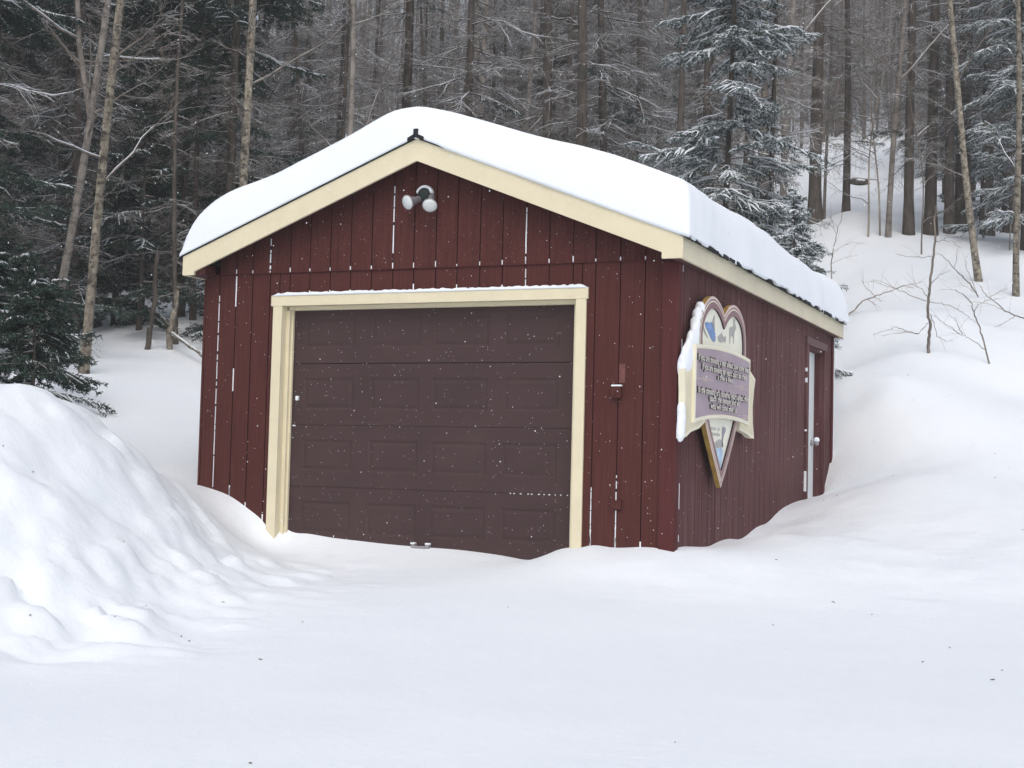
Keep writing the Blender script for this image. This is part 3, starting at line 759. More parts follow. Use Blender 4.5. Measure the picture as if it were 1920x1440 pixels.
# snow packed against the near edges of the sign
def snow_blob(name, pts, label, x0=.03, x1=.11, seed=1):
    """pts: (y, z, r) chain of packed snow"""
    bb = bmesh.new(); r = random.Random(seed)
    for y, z, rad in pts:
        g = bmesh.ops.create_icosphere(bb, subdivisions=2, radius=1)
        for v in g['verts']:
            k = 1 + .18 * r.uniform(-1, 1)
            v.co = Vector(((x0+x1)/2 + v.co.x*(x1-x0)/2*1.1, y + v.co.y*rad*k, z + v.co.z*rad*1.5*k))
    m_ = bpy.data.meshes.new(name); bb.to_mesh(m_); bb.free(); m_.materials.append(M['snow_soft']); m_.shade_smooth()
    o = link(bpy.data.objects.new(name, m_))
    md = o.modifiers.new('remesh', 'REMESH'); md.mode = 'VOXEL'; md.voxel_size = .012
    sm = o.modifiers.new('smooth', 'SMOOTH'); sm.iterations = 4
    return tag(o, label, 'snow')
snow_blob('snow_clump', [(.42,2.70,.038),(.34,2.64,.042),(.29,2.56,.048),(.27,2.48,.055),(.25,2.41,.08),(.18,2.36,.09),(.12,2.31,.09),(.07,2.26,.09),(.02,2.22,.08),(-.03,2.20,.07),(.13,2.27,.07)], 'lumps of snow packed on the upper left edge of the sign', seed=2)
snow_blob('snow_clump', [(-.09,1.86,.045),(-.08,1.80,.055),(-.09,1.74,.06),(-.10,1.69,.05)], 'small snow lump stuck to the lower left ribbon of the sign', .05, .112, 4)

# ============================================================ trees
def tubes(P, R, k=3, flat=None):
    """many tubes at once. P (n,m,3), R (n,m) -> verts, quads"""
    P = np.asarray(P, float); R = np.asarray(R, float); n, m, _ = P.shape
    T = P[:, -1] - P[:, 0]; T /= np.maximum(np.linalg.norm(T, axis=1, keepdims=True), 1e-9)
    ref = np.where(np.abs(T[:, 2:3]) > .9, np.array([[1., 0, 0]]), np.array([[0, 0, 1.]]))
    A = np.cross(T, ref); A /= np.maximum(np.linalg.norm(A, axis=1, keepdims=True), 1e-9); B = np.cross(T, A) * -1
    ang = np.arange(k) * 2 * np.pi / k + np.pi / 2
    ca, sa = np.cos(ang), np.sin(ang) * (flat or 1)
    V = P[:, :, None, :] + R[:, :, None, None] * (A[:, None, None, :] * ca[None, None, :, None] + B[:, None, None, :] * sa[None, None, :, None])
    idx = np.arange(n * m * k).reshape(n, m, k)
    a = idx[:, :-1, :]; b_ = np.roll(idx, -1, 2)[:, :-1, :]; c = np.roll(idx, -1, 2)[:, 1:, :]; d = idx[:, 1:, :]
    return V.reshape(-1, 3), np.stack([a, b_, c, d], -1).reshape(-1, 4)

class Geo:
    def __init__(s): s.V = []; s.Q = []; s.T = []; s.n = 0
    def add(s, V, Q=None, T=None):
        if Q is not None: s.Q.append(np.asarray(Q) + s.n)
        if T is not None: s.T.append(np.asarray(T) + s.n)
        s.V.append(V); s.n += len(V)
    def tube(s, P, R, k=3, flat=None):
        V, Q = tubes(P, R, k, flat); s.add(V, Q)
    def mesh(s, name, mat, smooth=True):
        if not s.V: return None
        return np_mesh(name, np.concatenate(s.V), np.concatenate(s.Q) if s.Q else None, np.concatenate(s.T) if s.T else None, mat, smooth)

def nrm(v): return v / np.maximum(np.linalg.norm(v, axis=-1, keepdims=True), 1e-9)

def trunk_path(rg, H, bend, lean=0.):
    t = np.linspace(0, 1, 14); z = -.5 + t * (H + .5)
    ph = rg.uniform(0, 6.28, 4)
    x = bend * (np.sin(t*4+ph[0]) * .6 + np.sin(t*9+ph[1]) * .3); y = bend * (np.sin(t*4+ph[2]) * .6 + np.sin(t*9+ph[3]) * .3)
    P = np.stack([(x - x[0]) + lean * z, y - y[0], z], 1); return P

def at_h(P, h):
    return np.stack([np.interp(h, P[:, 2], P[:, i]) for i in range(3)], -1)

def grow_conifer(seed, H=13, r0=.11, zlo=.6, nbr=110, L0=1.5, twigs=14, dead=1., ffrom=7., snow=.2, sw=1., bend=.08, droop=.22, bark='bark_dark', needle='needle', tw='bark_twig', nz=6.5, twl=.42, extra_small=0, blade=(.05, .011)):
    """conifer: trunk, whorled branches with side twigs; needles on live branches; snow lying on some of them"""
    rg = np.random.default_rng(seed)
    P = trunk_path(rg, H, bend)
    tr, br, fo, sn = Geo(), Geo(), Geo(), Geo()
    rt_ = r0 * np.interp(P[:, 2], [-.5, 0, .4, H], [1.5, 1.25, 1.0, .08])
    tr.tube(P[None], rt_[None], 9)
    # dense where the lens and a step aside can see, thinner in the canopy
    h = np.concatenate([rg.uniform(zlo, min(nz, H*.97), int(nbr*.72)), rg.uniform(min(nz, H*.6), H*.98, nbr - int(nbr*.72))])
    n = len(h); az = rg.uniform(0, 2*np.pi, n)
    live = (h > ffrom) if dead > 0 else np.ones(n, bool)
    if 0 < dead < 1: live |= rg.random(n) > dead
    prof = np.clip((H - h) / H, .03, 1) ** .75 * np.clip((h - zlo + .9) / 1.1, .45, 1)
    L = L0 * prof * rg.uniform(.5, 1.1, n) * np.where(live, 1, rg.uniform(.45, 1.05, n))
    d0 = np.stack([np.cos(az), np.sin(az), rg.uniform(-.15, .3, n) - droop * np.where(live, .5, 1)], 1); d0 = nrm(d0)
    s0 = at_h(P, h); t = np.linspace(0, 1, 6)
    sag = -(droop * L)[:, None] * t**2 * rg.uniform(.3, 1.3, n)[:, None] + (.10 * L)[:, None] * t**4
    Bp = s0[:, None] + d0[:, None] * (L[:, None] * t)[..., None]; Bp[..., 2] += sag
    Bp[:, 1:] += rg.normal(0, .018, (n, 5, 3)) * L[:, None, None]
    rb = (.0065 + .006 * L)[:, None] * (1 - .85 * t)
    br.tube(Bp, rb, 4)
    # side twigs
    nt_ = twigs; tt = np.sort(rg.uniform(.12, 1, (n, nt_)), 1); side = np.where(np.arange(nt_) % 2, 1., -1.)
    i0 = np.clip((tt * 5).astype(int), 0, 4); f = tt * 5 - i0
    ar = np.arange(n)[:, None]
    st = Bp[ar, i0] * (1 - f[..., None]) + Bp[ar, i0+1] * f[..., None]
    bd = nrm(Bp[ar, i0+1] - Bp[ar, i0]); sd = nrm(np.cross(bd, np.array([0, 0, 1.])))
    lv = live[:, None] & np.ones((1, nt_), bool)
    rnd = rg.normal(0, .35, (n, nt_, 3)) * np.where(lv, .35, 1.3)[..., None]
    td = nrm(bd * rg.uniform(.5, 1.1, (n, nt_, 1)) + sd * side[None, :, None] * rg.uniform(.6, 1, (n, nt_, 1)) + rnd - np.array([0, 0, .12]))
    tl = twl * L[:, None] * (1.05 - .75 * tt) * rg.uniform(.5, 1.15, (n, nt_)) + .04
    q = np.linspace(0, 1, 4)
    Tp = st[:, :, None] + td[:, :, None] * (tl[..., None] * q)[..., None]
    Tp[..., 2] -= (tl[..., None] * q**2) * .18
    Tp[:, :, 1:] += rg.normal(0, .03, (n, nt_, 3, 3)) * tl[..., None, None]
    Tp = Tp.reshape(-1, 4, 3); tl = tl.ravel(); lv = lv.ravel()
    br.tube(Tp, np.outer(.0022 + .0035 * tl, 1 - .75 * q), 3)
    # fine second-order twigs on the dead branches
    if extra_small:
        k = len(Tp); pick = np.repeat(np.where(~lv)[0], extra_small)
        if len(pick):
            u = rg.uniform(.25, 1, len(pick)); b0 = Tp[pick, 0] * (1-u[:, None]) + Tp[pick, 3] * u[:, None]
            dd = nrm(nrm(Tp[pick, 3] - Tp[pick, 0]) * .7 + rg.normal(0, .6, (len(pick), 3)))
            l3 = tl[pick] * rg.uniform(.25, .6, len(pick))
            S = b0[:, None] + dd[:, None] * (l3[:, None] * np.array([0, .5, 1.]))[..., None]; S[:, 1] += rg.normal(0, .012, (len(pick), 3))
            br.tube(S, np.outer(np.full(len(pick), .0027), [1, .8, .4]), 3)
    # needle blades on live twigs and branch tips
    def blades(C0, C1, ln, per_m, w=None):
        cnt = np.maximum(3, (ln * per_m).astype(int)); ix = np.repeat(np.arange(len(ln)), cnt)
        u = rg.uniform(.02, 1.02, len(ix)); base = C0[ix] * (1-u[:, None]) + C1[ix] * u[:, None]
        ax = nrm(C1[ix] - C0[ix]); o = rg.normal(0, 1, (len(ix), 3)); o -= ax * (o * ax).sum(1, keepdims=True); o = nrm(o)
        o[:, 2] *= .55
        dr = nrm(ax * rg.uniform(.25, .8, (len(ix), 1)) + o)
        wv = nrm(np.cross(dr, rg.normal(0, 1, (len(ix), 3)))); bl = blade[0] * rg.uniform(.6, 1.3, (len(ix), 1))
        V = np.stack([base - wv * blade[1] * .5, base + wv * blade[1] * .5, base + dr * bl * .8 + wv * blade[1] * .5, base + dr * bl], 1)
        fo.add(V.reshape(-1, 3), np.arange(len(ix) * 4).reshape(-1, 4))
    if lv.any():
        low = np.repeat(h, nt_)[lv] < nz
        blades(Tp[lv, 0], Tp[lv, 3], tl[lv] * np.where(low, 1, .45), 150)
        w_ = np.where(live)[0]; 
        for a_, c_ in ((1, 3), (3, 5)): blades(Bp[w_, a_], Bp[w_, c_], L[w_] * .4, 130)
    # snow resting on branches and twigs
    if snow > 0:
        s_ = rg.random(n) < snow
        if s_.any():
            pp = Bp[s_][:, 1:].copy(); pp[..., 2] += .010 + (.006*L[s_])[:, None]
            rr_ = sw * np.outer(.007 + .006 * L[s_], [.7, 1, 1, .9, .3]) * rg.uniform(.15, 1.35, (s_.sum(), 5)) * np.where(live[s_], 1.15, .55)[:, None]
            sn.tube(pp, rr_, 5, .65)
            m_ = np.repeat(s_, nt_) & (rg.random(len(Tp)) < .75)
            tp = Tp[m_].copy(); tp[..., 2] += np.where(lv[m_], .014, .005)[:, None]
            sc_ = np.where(lv[m_], 1., .42)
            sn.tube(tp, np.outer(sw * sc_ * (.006 + .015 * tl[m_]), [.7, 1.1, 1.0, .35]) * rg.uniform(.3, 1.4, (m_.sum(), 4)), 4, .6)
    parts = [('trunk', tr.mesh('trunk', M[bark])), ('branches', br.mesh('branches', M[tw]))]
    if fo.V: parts.append(('foliage', fo.mesh('foliage', M[needle], False)))
    if sn.V: parts.append(('snow', sn.mesh('branch_snow', M['snow_soft'])))
    return parts

def grow_broadleaf(seed, H=13, r0=.07, bark='bark_birch', nlimb=12, bend=.16, zlo=1.2, lean=0., Llimb=1.7, fork=None, twig=10, snow=.3):
    """bare birch or maple: crooked tapering trunk, ascending limbs, fine twigs"""
    rg = np.random.default_rng(seed); P = trunk_path(rg, H, bend, lean)
    tr, br, sn = Geo(), Geo(), Geo()
    R = r0 * np.interp(P[:, 2], [-.5, 0, .5, H*.5, H], [1.35, 1.2, 1.0, .72, .1])
    tr.tube(P[None], R[None], 10)
    stems = [(P, H)]
    if fork:
        fh, fx, fy = fork; b0 = at_h(P, fh); t = np.linspace(0, 1, 10); l = H * .75
        F = b0 + np.stack([fx * (t**.8), fy * t, t * l], 1); F[1:] += rg.normal(0, .05, (9, 3)); F[0] = b0
        tr.tube(F[None], (r0 * .72 * (1 - .85 * t))[None], 8)
        stems.append((F, fh + l))
    for P_, top in stems:
        lo = max(zlo, P_[0, 2] + .3); n = nlimb
        h = np.sort(np.concatenate([rg.uniform(lo, min(7, top*.9), n*2//3), rg.uniform(min(5, top*.5), top*.97, n - n*2//3)]))
        az = rg.uniform(0, 2*np.pi, n); L = Llimb * rg.uniform(.35, 1.15, n) * np.clip((top-h)/top + .25, .2, 1)
        d = nrm(np.stack([np.cos(az), np.sin(az), rg.uniform(.1, 1.1, n)], 1)); s = at_h(P_, h); t = np.linspace(0, 1, 7)
        B_ = s[:, None] + d[:, None] * (L[:, None]*t)[..., None]; B_[..., 2] += (L[:, None] * t**2) * rg.uniform(-.25, .4, n)[:, None]
        B_[:, 1:] += np.cumsum(rg.normal(0, .022, (n, 6, 3)), 1) * L[:, None, None]
        br.tube(B_, (.004 + .008*L)[:, None] * (1 - .82*t), 5)
        if snow:
            k = rg.random(n) < snow
            if k.any():
                q_ = B_[k][:, :5].copy(); q_[..., 2] += .008 + .006*L[k][:, None]; sn.tube(q_, (.006 + .005*L[k])[:, None] * np.array([.4, 1, .9, .8, .3]), 4, .6)
        nt_ = twig; tt = rg.uniform(.2, 1, (n, nt_)); i0 = np.clip((tt*6).astype(int), 0, 5); f = tt*6 - i0; ar = np.arange(n)[:, None]
        st = B_[ar, i0]*(1-f[..., None]) + B_[ar, i0+1]*f[..., None]; bd = nrm(B_[ar, i0+1] - B_[ar, i0])
        td = nrm(bd * .8 + rg.normal(0, .55, (n, nt_, 3)) + np.array([0, 0, .15])); tl = .42 * L[:, None] * (1.1 - .7*tt) * rg.uniform(.4, 1.2, (n, nt_)) + .05
        q = np.linspace(0, 1, 4); T_ = st[:, :, None] + td[:, :, None]*(tl[..., None]*q)[..., None]; T_[:, :, 1:] += np.cumsum(rg.normal(0, .04, (n, nt_, 3, 3)), 2) * tl[..., None, None]
        T_ = T_.reshape(-1, 4, 3); tl = tl.ravel(); br.tube(T_, np.outer(.002 + .003*tl, 1 - .7*q), 3)
        pk = np.repeat(np.arange(len(T_)), 3); u = rg.uniform(.3, 1, len(pk)); b0 = T_[pk, 0]*(1-u[:, None]) + T_[pk, 3]*u[:, None]
        dd = nrm(nrm(T_[pk, 3]-T_[pk, 0])*.8 + rg.normal(0, .5, (len(pk), 3))); l3 = tl[pk]*rg.uniform(.3, .7, len(pk))
        S_ = b0[:, None] + dd[:, None]*(l3[:, None]*np.array([0, .5, 1]))[..., None]; S_[:, 1] += rg.normal(0, .012, (len(pk), 3)); br.tube(S_, np.outer(np.full(len(pk), .0024), [1, .8, .45]), 3)
    parts = [('trunk', tr.mesh('trunk', M[bark])), ('branches', br.mesh('branches', M['bark_twig']))]
    if sn.V: parts.append(('snow', sn.mesh('branch_snow', M['snow_soft'])))
    return parts

def plant(name, parts, x, y, label, cat='tree', group=None, rz=0., sc=1., lean=(0, 0), dz=0.):
    root = empty(name, (x, y, gz(x, y) + dz), (lean[1], lean[0], rz)); root.scale = (sc, sc, sc)
    tag(root, label, cat, group)
    for pn, me_ in parts:
        o = bpy.data.objects.new(pn, me_); link(o); o.parent = root
    return root

# ---- kinds (each grown once, then shared by the copies)
DEADS = [grow_conifer(s, H=rh, r0=r, nbr=nb, L0=l, twigs=18, dead=.97, ffrom=8, snow=sn_, extra_small=4, twl=.42, tw='bark_twig' if s == 3 else 'bark_twig_dark')
         for s, rh, r, nb, l, sn_ in ((1, 14, .062, 150, 1.7, .34), (2, 15, .080, 150, 2.0, .28), (3, 12, .048, 140, 1.5, .4), (4, 13, .058, 160, 1.8, .25))]
GREENS = [grow_conifer(s, H=rh, r0=r, nbr=nb, L0=l, twigs=18, dead=.62, ffrom=4.5, snow=.20, extra_small=3, zlo=.4, twl=.42, needle='needle_dark', nz=7, blade=(.06, .015))
          for s, rh, r, nb, l in ((11, 14, .07, 140, 2.0), (12, 13, .06, 140, 1.8), (13, 15, .085, 140, 2.2))]
SNOWY = [grow_conifer(s, H=rh, r0=r, nbr=nb, L0=l, twigs=28, dead=.08, ffrom=1.0, snow=.95, sw=1.5, extra_small=0, zlo=.5, twl=.46, nz=8, droop=.26, blade=(.05, .011), needle='needle_frost')
         for s, rh, r, nb, l in ((21, 13, .052, 200, 1.7), (22, 14, .075, 180, 2.0))]
SMALL = [grow_conifer(s, H=rh, r0=.03, nbr=60, L0=l, twigs=18, dead=0, ffrom=0, snow=sn_, sw=1.7 if sn_ > .5 else 1., zlo=.15, twl=.5, nz=9, droop=.25, bend=.03, needle=nd, blade=bl)
         for s, rh, l, sn_, nd, bl in ((31, 2.7, .9, .95, 'needle_frost', (.04, .009)), (32, 2.0, .85, .95, 'needle_frost', (.04, .009)), (33, 2.3, 1.35, .28, 'needle_dark', (.05, .014)), (34, 2.8, 1.3, .45, 'needle_dark', (.05, .014)))]
POLES = [grow_conifer(s, H=13, r0=r, nbr=60, L0=1.1, twigs=9, dead=.99, ffrom=8, snow=.15, extra_small=2, twl=.5, bark=bk, bend=.12) for s, r, bk in ((41, .05, 'bark_dark'), (42, .065, 'bark_pale'), (43, .09, 'bark_dark'))]
BIRCH = [grow_broadleaf(51, 14, .062, 'bark_birch', 14, .2, 1.5), grow_broadleaf(52, 13, .07, 'bark_birch', 12, .10, 2.0), grow_broadleaf(53, 13, .05, 'bark_pale', 14, .18, 1.0), grow_broadleaf(54, 12, .038, 'bark_pale', 14, .2, .8, 0, 1.3)]
FORK = grow_broadleaf(55, 12, .058, 'bark_pale', 14, .16, 1.5, .10, 1.9, (3.2, -1.1, .3))
WHIP = [grow_broadleaf(56, 4.5, .016, 'bark_twig', 12, .16, .5, .05, .8, None, 6, .1), grow_broadleaf(57, 3.2, .012, 'bark_twig', 12, .16, .3, -.05, .7, None, 6, .1)]
BIGT = [grow_conifer(s, H=16, r0=r, nbr=80, L0=2.0, twigs=14, dead=.98, ffrom=9, snow=.22, extra_small=3, zlo=1.6, twl=.36, bend=.10, tw='bark_twig_dark') for s, r in ((61, .155), (62, .115))]
random.seed(4)
TAKEN = []
def put(name, parts, x, y, label, *a, **k):
    TAKEN.append((x, y)); return plant(name, parts, x, y, label, *a, **k)
R_ = lambda: random.uniform(0, 6.28)
# ---- the trees one can tell apart
put('birch_tree', BIRCH[0], -8.72, 3.6, 'straight yellowish birch rising at the left behind the dark hemlock', rz=1.0, lean=(.035, 0))
put('forked_tree', FORK, -10.2, 4.6, 'crooked grey trunk that forks in two, left of the yellowish birch', rz=.25, lean=(.02, 0))
put('birch_tree', BIRCH[1], -8.72, 6.9, 'pale birch trunk standing just left of the roof corner, above the eave', rz=2.2, lean=(.03, 0))
put('birch_tree', BIRCH[2], -7.93, 8.4, 'slim pale birch above the left slope of the roof', rz=.6, lean=(-.02, 0))
put('bare_conifer', DEADS[1], -11.7, 6.9, 'dark twiggy conifer between the two pale birches on the left', rz=R_())
put('bare_conifer', BIGT[1], -9.5, 13.4, 'dark straight conifer trunk rising behind the left roof slope', rz=R_())
put('bare_conifer', BIGT[1], -6.55, 13.4, 'dark conifer trunk just right of the ridge of the roof', rz=R_())
put('bare_conifer', BIGT[0], -5.3, 12.0, 'thick dark trunk with a broken fork above the right roof slope', rz=R_(), sc=.8)
put('bare_conifer', DEADS[0], -5.5, 15.6, 'medium dark trunk right of the thick one above the right roof slope', rz=R_())
put('bare_conifer', POLES[2], -4.75, 18.0, 'thin dark trunk left of the snowy spruce', rz=R_())
put('snowy_spruce', SNOWY[0], -2.21, 9.65, 'tall spruce with snow-laden fans of branches behind the right roof slope', rz=.4)
put('bare_conifer', DEADS[2], -1.75, 10.6, 'twiggy dark trunk close beside the tall snowy spruce', rz=R_())
put('young_spruce', SMALL[0], -.82, 7.95, 'young snow-dusted spruce peeping over the right roof slope', rz=.5)
put('young_spruce', SMALL[1], -.72, 7.5, 'small low spruce at the far end of the roof snow', rz=2.5)
put('large_conifer', BIGT[0], -3.55, 22.95, 'big dark brown trunk at the left edge of the bright clearing', rz=R_(), lean=(-.035, 0))
put('birch_tree', BIRCH[3], -3.5, 23.8, 'thin grey stem close beside the big brown trunk', rz=R_())
put('birch_tree', BIRCH[2], -4.1, 22.0, 'grey leaning maple just left of the big brown trunk', rz=R_(), sc=1.6)
put('birch_tree', BIRCH[0], -4.9, 23.4, 'stout grey birch behind the snowy spruce beside the clearing', rz=R_(), sc=1.3)
put('large_conifer', BIGT[1], -3.17, 24.87, 'mottled trunk standing alone in the middle of the clearing', rz=R_(), sc=.85, lean=(-.015, 0))
put('birch_tree', BIRCH[2], -1.65, 21.57, 'pale trunk at the right edge of the clearing', rz=R_(), sc=1.3, lean=(.03, 0))
put('sapling', WHIP[0], -2.06, 21.38, 'thin leafless whip near the middle of the clearing', rz=R_(), sc=1.3)
put('sapling', WHIP[1], -1.84, 21.77, 'twin-stemmed whip beside the pale trunk of the clearing', rz=R_(), sc=1.6)
put('large_conifer', BIGT[1], -1.28, 22.13, 'straight dark conifer right of the clearing', rz=R_(), sc=1.0)
for i, (x, y, s, lb) in enumerate([(-.85, 22.52, .9, 'dark spruce trunk first right of the straight dark conifer'), (-.49, 22.94, 1.0, 'dark spruce trunk in the tight cluster on the upper right bank'), (-.30, 23.9, 1.2, 'thickest dark spruce trunk of the cluster on the upper right bank'), (.27, 23.54, 1.3, 'broad dark trunk between the leaning birch and the right edge birch'), (.61, 25.23, 1.0, 'dark trunk just left of the birch at the right edge')]):
    put('large_conifer', BIGT[i % 2], x, y, lb, rz=R_(), sc=s)
put('birch_tree', BIRCH[1], .67, 17.33, 'birch leaning left, rooted low on the open right bank', rz=.8, sc=.95, lean=(-.16, 0))
put('birch_tree', BIRCH[0], 1.41, 16.08, 'upright yellowish birch at the right edge of the view', rz=2.9, sc=.95)
put('snowy_spruce', SNOWY[1], 1.2, 21.8, 'snow-laden spruce at the upper right behind the edge birch', rz=1.0)
put('snowy_spruce', SNOWY[0], .1, 26.2, 'snow-tipped spruce between the trunks at the upper right', rz=3.0)
put('sapling', WHIP[0], -.75, 20.17, 'bare sapling below the dark trunks on the right bank', rz=R_())
put('sapling', WHIP[1], .91, 21.52, 'small bare sapling beside the right edge birch', rz=R_())
put('hemlock', SMALL[2], -5.85, -.5, 'dark bushy hemlock behind the left snowbank', rz=.2, sc=.92, dz=-.12)
put('hemlock', SMALL[3], -6.55, -.35, 'dark hemlock at the left edge of the view, behind the snowbank', rz=1.6, sc=.74)
put('hemlock', SMALL[2], -7.9, 1.6, 'dark hemlock between the snowbank and the yellowish birch', rz=4.0, sc=.8)
put('hemlock', SMALL[3], -10.9, 7.4, 'snow-flecked hemlock on the slope below the pale birches', rz=1.1, sc=1.25)
put('hemlock', SMALL[2], -9.2, 7.6, 'little hemlock beside the left wall of the garage', rz=2.0, sc=.9)
put('hemlock', SMALL[3], -12.4, 8.7, 'spreading hemlock on the left slope under the tall trunks', rz=5.0, sc=1.1)
for i, (x, y, lb) in enumerate([(-10.9, 3.6, 'tall dark green spruce at the upper left edge'), (-11.8, 5.2, 'tall dark green spruce just behind the forked trunk'), (-12.4, 7.4, 'tall dark spruce left of the birch near the roof corner'), (-11.2, 8.9, 'drooping green spruce directly left of the roof corner'), (-13.5, 4.6, 'deep green spruce far back at the left edge'), (-9.9, 8.3, 'dark spruce whose boughs hang over the left eave')]):
    put('dark_spruce', GREENS[i % 3], x, y, lb, rz=R_(), sc=random.uniform(.9, 1.1))
put('bare_conifer', POLES[0], -10.58, 8.4, 'narrow dark trunk close to the left wall of the garage', rz=R_())
put('bare_conifer', POLES[0], -12.89, 10.0, 'narrow dark trunk on the snowy rise at the left', rz=R_())
put('bare_conifer', POLES[0], -9.7, 6.79, 'thin straight trunk behind the broken stump', rz=R_(), sc=.8)

# ---- crooked saplings and broken wood drawn stem by stem
def stem_thing(name, paths, radii, label, cat, mat='bark_twig', sub='branch', jit=.10, seed=1, snow=False, twigs=0):
    rg = np.random.default_rng(seed); base = np.array(paths[0][0]); root = empty(name, tuple(base)); tag(root, label, cat)
    for i, (L, (ra, rb_)) in enumerate(zip(paths, radii)):
        P = np.array(L, float) - base
        if i == 0: P = np.vstack([P[0] - (P[1]-P[0]) / np.linalg.norm(P[1]-P[0]) * .35, P])
        m_ = len(P); tq = np.linspace(0, 1, m_)
        if i > 0: P[:, 1] += rg.uniform(-1, 1) * jit * 3 * tq * np.linalg.norm(P[-1]-P[0])
        # resample with a little crookedness
        s = np.linspace(0, 1, m_*3); P = np.stack([np.interp(s, tq, P[:, k]) for k in range(3)], 1); P[1:-1] += rg.normal(0, .006, (len(P)-2, 3))
        g = Geo(); g.tube(P[None], np.linspace(ra, rb_, len(P))[None], 7 if ra > .01 else 5)
        # each little segment follows its own direction well enough for a thin stem; add side shoots
        if twigs:
            n = twigs; k = rg.integers(len(P)//3, len(P)-1, n); dd = nrm(nrm(P[k+1-(k+1 >= len(P))] - P[k-1]) + rg.normal(0, .6, (n, 3)) + [0, 0, .2]); l = rg.uniform(.08, .35, n)
            S_ = P[k][:, None] + dd[:, None] * (l[:, None] * np.array([0, .5, 1]))[..., None]; S_[:, 1:] += rg.normal(0, .012, (n, 2, 3)); g.tube(S_, np.outer(np.full(n, .0022), [1, .8, .5]), 3)
        o = bpy.data.objects.new('stem' if i == 0 else sub, g.mesh('stem' if i == 0 else sub, M[mat])); link(o); o.parent = root
    return root
SAP1=[[(0.71,9.61,3.05),(0.71,9.6,3.24),(0.74,9.6,3.39),(0.71,9.58,3.55),(0.7,9.56,3.71),(0.72,9.56,3.9),(0.74,9.56,4.12),(0.77,9.55,4.39),(0.79,9.55,4.61),(0.8,9.55,4.7),(0.78,9.53,4.88),(0.8,9.52,5.1)],[(0.7,9.56,3.78),(0.86,9.63,3.77),(0.97,9.68,3.74),(1.09,9.73,3.68),(1.19,9.78,3.61),(1.31,9.84,3.51)],[(0.7,9.56,3.79),(0.57,9.5,3.83),(0.44,9.44,3.88),(0.33,9.39,3.93),(0.2,9.33,4.01),(0.03,9.26,4.04)],[(0.75,9.57,4.04),(0.82,9.59,4.12),(0.91,9.62,4.18),(1.0,9.66,4.22)],[(0.71,9.58,3.49),(0.64,9.56,3.42),(0.59,9.54,3.33),(0.45,9.48,3.35),(0.3,9.42,3.32),(0.13,9.35,3.29)],[(0.71,9.56,3.82),(0.64,9.52,3.93),(0.54,9.48,4.0),(0.44,9.43,4.04)],[(0.74,9.59,3.61),(0.78,9.61,3.48),(0.82,9.64,3.32),(0.91,9.68,3.25),(1.02,9.73,3.26)],[(0.8,9.55,4.6),(0.87,9.58,4.64),(1.01,9.64,4.61),(1.12,9.7,4.53)],[(0.59,9.54,3.34),(0.44,9.47,3.37),(0.32,9.42,3.43),(0.2,9.37,3.37),(0.03,9.3,3.3)],[(0.77,9.55,4.41),(0.64,9.5,4.39),(0.47,9.42,4.4),(0.3,9.35,4.43)]]
SAP2=[[(1.5,9.75,2.93),(1.45,9.71,3.13),(1.4,9.68,3.35),(1.35,9.65,3.49),(1.3,9.62,3.63),(1.28,9.6,3.74),(1.2,9.56,3.85),(1.08,9.51,3.92),(0.98,9.46,3.94),(0.88,9.42,3.93)],[(1.44,9.71,3.13),(1.33,9.66,3.22),(1.21,9.6,3.3),(1.13,9.56,3.33),(0.98,9.5,3.34)],[(1.3,9.62,3.64),(1.36,9.64,3.74),(1.46,9.68,3.8),(1.59,9.73,3.84)],[(1.16,9.58,3.33),(1.11,9.55,3.45),(1.06,9.52,3.56)],[(1.13,9.56,3.33),(1.0,9.5,3.43),(0.88,9.45,3.51),(0.78,9.4,3.6)]]
SAP3=[[(1.86,11.82,3.74),(1.81,11.8,3.77),(1.7,11.75,3.79),(1.56,11.68,3.87),(1.45,11.63,3.97),(1.34,11.58,4.06),(1.26,11.54,4.14),(1.21,11.51,4.23)],[(1.68,11.74,3.79),(1.56,11.69,3.71),(1.45,11.65,3.65),(1.25,11.57,3.59)],[(1.56,11.68,3.87),(1.37,11.6,3.95),(1.21,11.53,3.99),(1.08,11.47,4.0)],[(1.34,11.58,4.06),(1.45,11.62,4.13),(1.59,11.68,4.21)]]
SAP4=[[(0.8,15.77,4.57),(0.74,15.74,4.68),(0.63,15.69,4.85),(0.48,15.61,4.98),(0.33,15.54,5.17),(0.22,15.48,5.28),(0.13,15.44,5.33)],[(0.77,15.76,4.63),(0.65,15.7,4.71),(0.47,15.62,4.83)],[(0.76,15.75,4.64),(0.67,15.7,4.92),(0.59,15.65,5.1),(0.57,15.63,5.27),(0.65,15.66,5.39)],[(0.41,15.58,5.08),(0.45,15.58,5.27),(0.46,15.58,5.41)]]
BR5=[[(-0.81,11.79,3.8),(-0.76,11.81,3.88),(-0.66,11.85,3.97),(-0.57,11.88,4.08),(-0.41,11.94,4.16),(-0.24,12.01,4.22),(-0.09,12.07,4.29),(0.1,12.15,4.36),(0.29,12.23,4.41)],[(-0.41,11.94,4.16),(-0.3,11.99,4.08)],[(-0.49,11.91,4.11),(-0.39,11.96,4.03)],[(-0.39,11.95,4.17),(-0.51,11.89,4.29),(-0.59,11.85,4.41)],[(-0.09,12.07,4.28),(0.03,12.12,4.35),(0.16,12.18,4.31),(0.14,12.17,4.22)],[(-0.11,12.06,4.29),(-0.28,11.99,4.35),(-0.47,11.9,4.41)]]
